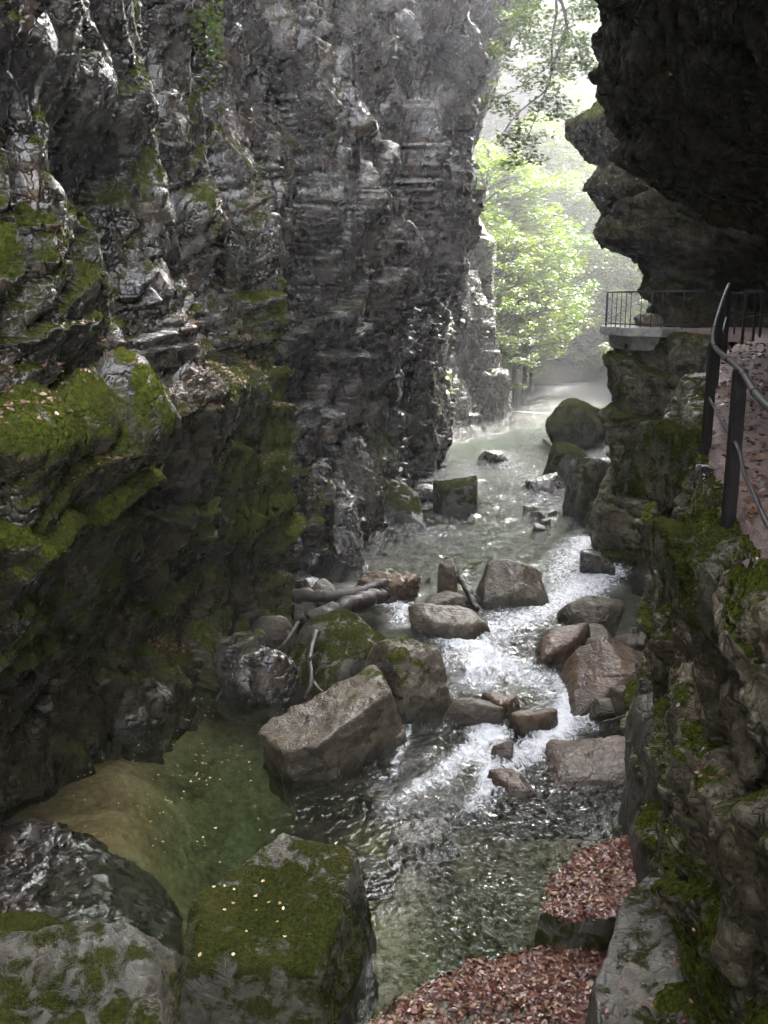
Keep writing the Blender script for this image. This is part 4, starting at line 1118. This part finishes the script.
stick('dead_branch', 'bare branches lodged against the far bank boulders', [P(545, 440, .3), P(560, 450, .5), P(600, 462, .6)], .09, .05, 'branch', forks=[[P(560, 450, .5), P(575, 447, .8), P(585, 452, .9)]], seed=9)
stick('driftwood_stick', 'pale weathered stump stick poking from the near wall ledge', [at_y(683, 752, 10.0), at_y(678, 766, 9.9), at_y(676, 782, 9.85)], .035, .04, 'stick', seed=10, n=8)

# thin fall down the left cliff
t = NT('falling_water')
e = t.n('BsdfTransparent'); dd = t.n('BsdfPrincipled', {'Base Color': (0.8, 0.82, 0.85, 1), 'Roughness': 0.15})
mx = t.n('MixShader', {0: 0.16, 1: e.outputs[0], 2: dd.outputs[0]})
t.link(mx.outputs[0], t.out.inputs[0]); M['fall'] = t.m
mb = MB()
r_ = np.random.default_rng(3)
for k in range(24):
    x, y = -1.15 + r_.normal(0, 0.12), 27.4 + r_.normal(0, 0.12)
    z1 = r_.uniform(8, 13.5) if k > 7 else 14; z0 = max(3.5, z1 - r_.uniform(1, 5.5))
    zz = np.linspace(z1, z0, 14)
    sp = 1 + (14 - zz) * 0.10
    mb.tube(np.column_stack([x + (x + 1.15) * (sp - 1) + 0.02 * np.sin(zz * 2 + k), y + 0 * zz, zz]), np.linspace(0.006, 0.004, 14), 5)
tag(mb.build('trickling_waterfall', M['fall']), 'thin veil of water trickling down the wet grey cliff', 'waterfall')


# ------------------------------------------------------------------ vegetation
def leaf_cloud(cents, rads, n, size, seed, droop=0.3, flat=0.5):
    r_ = np.random.default_rng(seed)
    cents = np.asarray(cents, float); rads = np.asarray(rads, float)
    w = rads ** 2; w /= w.sum()
    i = r_.choice(len(cents), n, p=w)
    d = r_.normal(0, 1, (n, 3)); d /= np.linalg.norm(d, axis=1, keepdims=True)
    rr = r_.random(n) ** 0.45
    p = cents[i] + d * (rads[i] * rr)[:, None] * np.array([1, 1, 0.55])
    nrm = np.stack([r_.normal(0, flat, n), r_.normal(0, flat, n), np.ones(n)], 1)
    nrm /= np.linalg.norm(nrm, axis=1, keepdims=True)
    yaw = r_.uniform(0, 6.283, n)
    a = np.stack([np.cos(yaw), np.sin(yaw), -droop * r_.random(n)], 1)
    a -= nrm * (a * nrm).sum(1, keepdims=True) * 0.6; a /= np.linalg.norm(a, axis=1, keepdims=True)
    b = np.cross(nrm, a)
    s = r_.uniform(size[0], size[1], n)[:, None]
    V = np.stack([p - a * s * .5, p - b * s * .33, p + a * s * .55, p + b * s * .33], 1).reshape(-1, 3)
    F = np.arange(4 * n).reshape(n, 4)
    crnd = r_.random(len(cents))[i] * 0.6 + r_.random(n) * 0.4
    return V, F, np.repeat(crnd, 4)


def tree(name, label, group, h, spread, seed, leaf, nleaf=5200, kind='round', lsize=(0.16, 0.34)):
    r_ = np.random.default_rng(seed)
    root = empty(name)
    tag(root, label, 'tree', group)
    mb = MB()
    lean = r_.normal(0, 0.03, 2) * h
    zs = np.linspace(-0.6, h * 0.92, 12)
    tp = np.column_stack([lean[0] * (zs / h) ** 2 + r_.normal(0, .04, 12), lean[1] * (zs / h) ** 2 + r_.normal(0, .04, 12), zs])
    mb.tube(tp, np.linspace(h * 0.018, h * 0.003, 12), 8)
    C, Rr = [], []
    nb = 26
    for k in range(nb):
        f = 0.28 + 0.7 * (k + r_.random()) / nb
        if kind == 'spruce': f = 0.1 + 0.88 * (k + r_.random()) / nb
        base = np.array([np.interp(f * h, zs, tp[:, 0]), np.interp(f * h, zs, tp[:, 1]), f * h])
        an = k * 2.4 + r_.random()
        if kind == 'spruce':
            L = spread * (1.02 - f) * r_.uniform(0.8, 1.1); rise = -0.15
        elif kind == 'tall':
            L = spread * (0.4 + 0.8 * math.sin(math.pi * min(1, f * 1.0))) * r_.uniform(0.5, 1.0); rise = 0.5
        else:
            L = spread * (0.35 + 0.85 * math.sin(math.pi * f ** 1.1)) * r_.uniform(0.6, 1.1); rise = 0.3
        tip = base + np.array([math.cos(an) * L, math.sin(an) * L, L * rise])
        m_ = (base + tip) / 2 + np.array([0, 0, 0.08 * L])
        mb.tube(curve_pts([base, m_, tip], 7), np.linspace(h * 0.008, h * 0.0018, 7), 5)
        for u in (0.45, 0.75, 1.0):
            C.append(base * (1 - u) + tip * u + r_.normal(0, 0.12 * L, 3)); Rr.append((0.16 + 0.2 * r_.random()) * spread * (0.75 if kind == 'spruce' else 1))
    mb.build('trunk', M['bark'], root)
    V, F, rn = leaf_cloud(C, Rr, nleaf, lsize, seed + 5, flat=0.45 if kind != 'spruce' else 0.7)
    mesh_obj('crown', V, F, M[leaf], root, smooth=False, attrs={'rnd': rn})
    return root


PROTO = {
    'beech': (lambda: tree('beech_tree', 'bright yellow green broad leaved tree on the sunlit slope beyond the gorge', 'bright green trees beyond the gorge', 10, 3.4, 1, 'leafy', 9000, lsize=(0.12, 0.28))),
    'pale': (lambda: tree('pale_tree', 'pale yellowing tree low over the far river bank', 'pale trees over the far river', 8, 3.4, 2, 'yellowleaf')),
    'slender': (lambda: tree('slender_tree', 'slender tree with a thin straight trunk above the far cliff edge', 'slender trees above the far cliff', 15, 2.6, 3, 'leafy', 3600, 'tall')),
    'dark': (lambda: tree('dark_tree', 'mid green broad tree deep in the hazy wood', 'green trees deep in the hazy wood', 14, 3.9, 4, 'leafy', 6500, lsize=(0.3, 0.6))),
    'spruce': (lambda: tree('spruce_tree', 'tall dark spruce fading in the haze of the far wood', 'spruces of the far wood', 18, 3.2, 5, 'darkleaf', 7000, 'spruce', lsize=(0.25, 0.5))),
}
SPOTS = {
    'beech': [(17.5, 94, 1.6), (20.5, 97, 1.6), (23, 101, 1.6), (15.5, 97, 1.7), (19, 104, 1.8), (13.5, 90, 1.5), (22, 110, 1.9), (25.5, 108, 1.7), (8.6, 70, 1.3), (9.8, 72, 1.4), (11.4, 77.5, 1.5), (9, 78, 1.6), (12.8, 83, 1.4), (7.5, 75, 1.6), (14.5, 92, 1.3), (10.2, 74, 1.2), (6.0, 71, 1.1), (11.0, 80, 1.0), (8.5, 84, 1.1), (12.5, 88, 0.9), (4.5, 79, 1.1), (12, 100, 1.0), (7, 92, 1.15), (6.8, 66.8, 0.75)],
    'pale': [(21, 92.5, 0.9), (23.2, 95, 1.0), (16.5, 93.5, 1.1), (14.5, 95, 1.2), (25, 99, 1.2), (10.6, 84.5, 0.9), (13.0, 93.0, 0.9), (18.5, 93, 0.7), (21.5, 95.5, 0.7), (24, 112, 1.0), (28.5, 113, 1.0), (20, 113, 1.0), (16, 108, 1.0), (21.8, 80, 0.8), (24.5, 90, 0.9)],
    'slender': [(4.8, 62.5, 1.0), (3.2, 64, 1.1), (6.2, 68.5, 0.95), (2.5, 70, 1.0), (8.2, 75.5, 0.9), (5.2, 74, 1.15), (9.6, 78, 1.05)],
    'dark': [(19.5, 108, 1.0), (22, 112, 1.1), (24.5, 117, 1.1), (25.5, 124, 1.2), (21, 120, 1.2), (18.5, 114, 1.2), (18, 132, 1.1), (24, 136, 1.0), (12, 126, 1.1), (8, 116, 1.2), (20, 145, 1.1), (28, 146, 1.1), (15, 150, 1.1), (5, 110, 1.1), (1, 84, 1.0), (4, 96, 1.0), (9, 108, 1.0), (13, 118, 1.0), (-3, 78, 1.0), (18, 122, 0.9), (22, 128, 0.9), (0, 105, 1.1), (8, 122, 1.1), (28, 132, 0.9), (14, 134, 1.0), (35, 128, 0.9), (26, 84, 1.0), (30, 98, 1.0), (34, 112, 1.0)],
    'spruce': [(20, 116, 1.1), (23, 126, 1.2), (17, 108, 1.1), (15, 128, 1.1), (21, 140, 1.1), (26, 152, 1.1), (11, 120, 1.2), (6, 108, 1.2), (18, 156, 1.1), (31, 158, 1.0), (3, 103, 1.1), (13, 137, 1.1), (2, 92, 1.0), (7, 102, 1.0), (12, 111, 0.9), (17.5, 117, 0.8), (-2, 98, 1.1), (4, 114, 1.0), (10, 128, 1.0), (16, 142, 1.0), (-6, 90, 1.0), (24, 140, 0.9), (1, 126, 1.1), (32, 144, 0.9)],
}
r_ = np.random.default_rng(77)
for kind, spots in SPOTS.items():
    proto = PROTO[kind]()
    for i, (x, y, s_) in enumerate(spots):
        o = proto if i == 0 else copy_tree(proto)
        z = ground_z(x, y)
        if kind == 'slender': z = max(z, 15.0 - max(0, (y - 64)) * 0.5) if y < 66 else z
        o.location = (x, y, z - 0.2)
        o.rotation_euler = (0, 0, r_.uniform(0, 6.28))
        s2 = s_ * r_.uniform(0.92, 1.08)
        o.scale = (s2, s2, s2 * r_.uniform(0.92, 1.1))

# shrubs on the far cliff edge and the bank
def shrub_proto():
    r_ = np.random.default_rng(31)
    root = empty('hanging_shrub')
    tag(root, 'bright green shrub clinging to the far end of the cliff', 'shrub', 'shrubs on the far cliff end')
    mb = MB(); C = []; Rr = []
    for k in range(9):
        an = k * 0.7; L = r_.uniform(0.5, 1.1)
        tip = np.array([math.cos(an) * L, math.sin(an) * L, r_.uniform(-0.3, 0.8)])
        mb.tube(curve_pts([(0, 0, 0), tip * 0.5 + np.array([0, 0, .15]), tip], 6), np.linspace(.03, .006, 6), 5)
        C += [tip, tip * 0.6]; Rr += [0.42, 0.35]
    mb.build('stems', M['bark'], root)
    V, F, rn = leaf_cloud(C, Rr, 900, (0.1, 0.2), 32)
    mesh_obj('foliage', V, F, M['leafy'], root, smooth=False, attrs={'rnd': rn})
    return root


sh = shrub_proto()
for i, (px, py, y, s_) in enumerate([(512, 265, 60.5, 1.2), (518, 305, 62, 1.3), (516, 340, 62.5, 1.2), (508, 290, 60.5, 1.0), (520, 360, 63.5, 1.1), (512, 385, 62.5, .8), (508, 240, 60, 1.0), (503, 165, 60, 1.0)]):
    o = sh if i == 0 else copy_tree(sh)
    p = at_y(px, py, y)
    o.location = p; o.scale = (s_,) * 3; o.rotation_euler = (0, 0, i * 1.3)

r_ = np.random.default_rng(55)
for i in range(26):
    y = r_.uniform(90, 101); x = y * r_.uniform(0.135, 0.255)
    z = ground_z(x, y)
    if z < 0.25: y += 4; z = max(ground_z(x, y), 0.2)
    o = copy_tree(sh)
    o['label'] = 'low leafy bush on the far river bank below the trees'; o['group'] = 'bushes on the far river bank'
    o.name = 'bank_bush'
    s_ = r_.uniform(1.4, 2.6)
    o.location = (x, y, z + 0.4 * s_); o.scale = (s_ * 1.2, s_, s_); o.rotation_euler = (0, 0, r_.uniform(0, 6.28))

# bough hanging into view from a tree rooted on the cliff top
root = empty('overhanging_tree', (5.0, 41, 22)); tag(root, 'dark bare branches with thin leaves hanging over the gap at the top of the gorge', 'tree')
Yb = 40.0
T = lambda a, b, y=Yb: at_y(a, b, y)
BR = [
    ([T(500, -60, 43), T(530, -40, 42), T(556, -8), T(567, 25), T(556, 58), T(549, 88)], .10, .03),
    ([T(556, -40), T(557, 0), T(552, 40), T(548, 85), T(520, 112), T(500, 135)], .07, .02),
    ([T(567, 25), T(580, 45), T(592, 60)], .03, .012),
    ([T(556, 58), T(530, 80), T(505, 95), T(480, 100)], .03, .012),
    ([T(548, 85), T(538, 110), T(530, 135), T(536, 150)], .03, .01),
    ([T(550, 80), T(560, 100), T(555, 115)], .02, .008),
    ([T(530, 135), T(522, 150), T(515, 165)], .015, .008),
    ([T(552, 70), T(575, 62), T(592, 58)], .025, .01),
    ([T(520, 112), T(508, 125), T(500, 140)], .02, .008),
    ([T(540, 20), T(520, 40), T(500, 60)], .04, .01),
    ([T(540, -20), T(525, 10), T(505, 30)], .04, .01),
    ([T(563, 10), T(580, 5), T(596, -5)], .03, .01),
]
rl = np.array(root.location)
mb = MB(); C = []; Rr = []
for pts, a, b in BR:
    q = curve_pts(pts, 16) + rng.normal(0, 0.03, (16, 3))
    mb.tube(q - rl, np.linspace(a, b, 16), 6)
    for u in range(3, 16, 2):
        C.append(q[u] - rl + rng.normal(0, 0.25, 3)); Rr.append(0.32 + 0.3 * rng.random())
for k in range(110):       # leafy mass above
    p = at_y(rng.uniform(490, 596), rng.normal(25, 45), 44 + rng.uniform(-2, 4))
    C.append(p - rl); Rr.append(0.35 + 0.35 * rng.random())
mb.tube(curve_pts([(0.0, 6, 0), (0.5, 3, 3.5), (1.2, 0, 3.2), T(500, -60, 43) - rl], 14), np.linspace(.28, .11, 14), 8)
mb.build('branches', M['bark'], root)
V, F, rn = leaf_cloud(C, Rr, 9000, (0.1, 0.24), 51, droop=0.8)
mesh_obj('foliage', V, F, M['leafy'], root, smooth=False, attrs={'rnd': rn})

# fuzz of moss on ledges and stones
t = NT('moss_fuzz')
ra = t.n('Attribute', attribute_name='rnd').outputs['Fac']
mc_ = t.ramp(ra, [(0.0, (0.016, 0.021, 0.004)), (0.6, (0.047, 0.051, 0.010)), (1.0, (0.1, 0.098, 0.02))])
mb_ = t.n('BsdfPrincipled', {'Base Color': mc_, 'Roughness': 0.8, 'Specular IOR Level': 0.1})
t.link(mb_.outputs[0], t.out.inputs[0]); M['fuzz'] = t.m


def fuzz(name, label, pts, nrm, h, wd, droop, seed):
    r_ = np.random.default_rng(seed)
    n = len(pts)
    hh = r_.uniform(h[0], h[1], (n, 1)) * (0.5 + r_.random((n, 1)))
    dr = nrm * 0.8 + r_.normal(0, 0.45, (n, 3)) + np.array([0, 0, -droop]) * (1 - np.clip(nrm[:, 2:3], 0, 1))
    dr /= np.linalg.norm(dr, axis=1, keepdims=True)
    sd_ = np.cross(dr, r_.normal(0, 1, (n, 3))); sd_ /= np.linalg.norm(sd_, axis=1, keepdims=True)
    w_ = hh * wd
    V = np.stack([pts - nrm * 0.004 - sd_ * w_, pts - nrm * 0.004 + sd_ * w_, pts + dr * hh], 1).reshape(-1, 3)
    o = mesh_obj(name, V, np.arange(3 * n).reshape(n, 3), M['fuzz'], smooth=False, attrs={'rnd': np.repeat(np.clip(r_.random(n) * 0.6 + 0.25 + 0.35 * vnoise(pts * 2.2, 5), 0, 1), 3)})
    return tag(o, label, kind='stuff')


def mossy_points(o, mo, n, seed, thr, jit, lim=None):
    """world points and normals spread over the mossy vertices of o"""
    r_ = np.random.default_rng(seed)
    me = o.data
    V = np.empty(len(me.vertices) * 3, np.float32); me.vertices.foreach_get('co', V); V = V.reshape(-1, 3)
    N = np.empty(len(me.vertices) * 3, np.float32); me.vertex_normals.foreach_get('vector', N); N = N.reshape(-1, 3)
    if mo is None:
        mo = np.empty(len(V), np.float32); me.attributes['moss'].data.foreach_get('value', mo)
    i = np.nonzero((mo > thr) & (True if lim is None else lim(V)))[0]
    if not len(i): return np.zeros((0, 3)), np.zeros((0, 3))
    i = r_.choice(i, n)
    tn = r_.normal(0, jit, (n, 3)); tn -= N[i] * (tn * N[i]).sum(1, keepdims=True)
    p_ = V[i] + tn; n_ = N[i]
    c_, s_ = math.cos(o.rotation_euler.z), math.sin(o.rotation_euler.z)
    Rm = np.array([[c_, -s_, 0], [s_, c_, 0], [0, 0, 1]])
    return p_ @ Rm.T + np.array(o.location), n_ @ Rm.T


f1_ = mossy_points(cl, mossL, 42000, 1, 0.5, 0.03, lambda v: (v[:, 1] > 8) & (v[:, 1] < 25) & (v[:, 2] < 14))
fuzz('cliff_moss', 'shaggy moss hanging from the ledges of the wet cliff', *f1_, (0.025, 0.075), 0.16, 0.9, 2)
f2_ = mossy_points(cr, mossR, 26000, 3, 0.5, 0.02, lambda v: (v[:, 1] > 4.5) & (v[:, 1] < 15) & (v[:, 2] < 6.3) & (v[:, 0] < 4.6))
fuzz('wall_moss', 'moss tufts on the rough near rock wall', *f2_, (0.02, 0.05), 0.16, 0.7, 4)
q_ = [mossy_points(o, None, n_, 5 + k, 0.42, 0.01) for k, (o, n_) in enumerate([(o, 9000 if o is B['fore'] else 3500) for o in bpy.data.objects if o.name.startswith(('mossy_boulder', 'wall_ledge', 'kerb_stone', 'slab_boulder'))])]
fuzz('boulder_moss', 'short moss pile on the tops of the mossy boulders', np.concatenate([q[0] for q in q_]), np.concatenate([q[1] for q in q_]), (0.012, 0.03), 0.2, 0.3, 6)

# small plants on the left cliff
def cliff_plant(label, p, s_, n, seed, name='cliff_plant', leaf='leafy', cat='plant', hang=False):
    r_ = np.random.default_rng(seed)
    root = empty(name, p); tag(root, label, cat)
    mb = MB(); C = []; Rr = []
    for k in range(7 if not hang else 16):
        if hang:
            x0 = r_.normal(0, .35, 3) * np.array([.4, 1, .3]); L = r_.uniform(.5, 1.6) * s_
            pts = [np.array([-.05, 0, .25]), x0, x0 + np.array([.12, 0, -.3 * L]), x0 + np.array([.15, 0, -L])]
            for u in np.linspace(0.1, 1, 7): C.append(x0 + np.array([.14, 0, -L * u])); Rr.append(.07 * s_)
        else:
            t_ = r_.normal(0, .5, 3) * s_ + np.array([.35 * s_, 0, .1 * s_]); pts = [np.zeros(3), t_ * .5 + np.array([0, 0, .12 * s_]), t_]
            C.append(t_); Rr.append(.22 * s_)
        mb.tube(curve_pts(pts, 6), np.linspace(.012, .004, 6) * max(s_, .6), 4)
    mb.build('stems', M['bark'], root)
    V, F, rn = leaf_cloud(C, Rr, n, (.05 * s_ + .02, .1 * s_ + .03), seed)
    mesh_obj('foliage', V, F, M[leaf], root, smooth=False, attrs={'rnd': rn})


def surf(px, py):
    """point of the left cliff nearest to the ray of a photo pixel, closest to the camera"""
    a = at_y(px, py, 1.0) - np.array([0, 0, CAM_Z]); a /= np.linalg.norm(a)
    v = pl - np.array([0, 0, CAM_Z])
    tt = v @ a
    d = np.linalg.norm(v - tt[:, None] * a, axis=1) / np.maximum(tt, 1)
    ok = (tt > 4) & (d < 0.004)
    i = np.nonzero(ok)[0]
    return pl[i[np.argmin(tt[i])]] if len(i) else pl[np.argmin(d + (tt < 4))]


cliff_plant('small bright green fern sprouting from the wet grey cliff beside the trickle', surf(330, 294), .45, 120, 61)
cliff_plant('green creeper hanging down the upper part of the near cliff', surf(205, 12), .9, 900, 62, 'hanging_creeper', 'leafy', 'creeper', True)
cliff_plant('smaller strand of creeper hanging between the wet bulges of the near cliff', surf(232, 240), .6, 260, 63, 'hanging_creeper', 'darkleaf', 'creeper', True)
cliff_plant('tiny leafy tuft on the ledge above the dark hollow in the cliff', surf(268, 352), .35, 80, 64)

# ------------------------------------------------------------------ air
t = NT('gorge_haze')
v = t.n('VolumePrincipled', {'Color': (0.93, 0.94, 1.0, 1), 'Density': HAZE, 'Anisotropy': 0.75})
t.link(v.outputs[0], t.out.inputs[1])
hb = MB().box((0, 343, 45), (1040, 720, 104)).build('haze', t.m, smooth=False)
tag(hb, 'pale mist hanging in the gorge', kind='stuff')

# ------------------------------------------------------------------ light, camera
w = bpy.data.worlds.new('World'); SC.world = w; w.use_nodes = True
nt = w.node_tree; nt.nodes.clear()
sk = nt.nodes.new('ShaderNodeTexSky'); sk.sky_type = 'NISHITA'; sk.sun_disc = False
sk.sun_elevation = R(SUN_EL); sk.sun_rotation = R(SUN_AZ); sk.air_density = 1.0; sk.dust_density = 2.5
bg = nt.nodes.new('ShaderNodeBackground'); bg.inputs[1].default_value = SKY
wo = nt.nodes.new('ShaderNodeOutputWorld')
hs = nt.nodes.new('ShaderNodeHueSaturation'); hs.inputs['Saturation'].default_value = 0.25
ml = nt.nodes.new('ShaderNodeMix'); ml.data_type = 'RGBA'; ml.blend_type = 'MULTIPLY'; ml.inputs[0].default_value = 1.0; ml.inputs[7].default_value = (1.02, 1.0, 0.99, 1)
nt.links.new(sk.outputs[0], hs.inputs['Color']); nt.links.new(hs.outputs[0], ml.inputs[6]); nt.links.new(ml.outputs[2], bg.inputs[0]); nt.links.new(bg.outputs[0], wo.inputs[0])
ld = bpy.data.lights.new('sun', 'SUN'); ld.energy = SUN; ld.angle = R(0.6); ld.color = (1.0, 0.95, 0.86)
lo = bpy.data.objects.new('sun', ld); COL.objects.link(lo)
az, el = R(SUN_AZ), R(SUN_EL)
sd = Vector((math.sin(az) * math.cos(el), math.cos(az) * math.cos(el), math.sin(el)))
lo.rotation_euler = sd.to_track_quat('Z', 'Y').to_euler()
lo.location = (20, 40, 60)

cd = bpy.data.cameras.new('camera'); cd.sensor_fit = 'VERTICAL'; cd.sensor_height = 36; cd.lens = 36 * FPX / 1024
cd.clip_start = 0.05; cd.clip_end = 3000
co_ = bpy.data.objects.new('camera', cd); COL.objects.link(co_)
co_.location = (0, 0, CAM_Z); co_.rotation_euler = (math.pi / 2 - PITCH, 0, 0)
SC.camera = co_

vs = SC.view_settings
vs.view_transform = 'Standard'; vs.look = 'None'; vs.exposure = EXPOSURE; vs.gamma = 1.0; vs.use_curve_mapping = False
SC.display_settings.display_device = 'sRGB'
cy = SC.cycles
cy.use_denoising = True
cy.max_bounces = 7; cy.diffuse_bounces = 3; cy.glossy_bounces = 3; cy.transmission_bounces = 3; cy.transparent_max_bounces = 12; cy.volume_bounces = 0
cy.sample_clamp_indirect = 8.0; cy.sample_clamp_direct = 0
cy.caustics_reflective = False; cy.caustics_refractive = False
cy.use_adaptive_sampling = True; cy.adaptive_threshold = 0.03
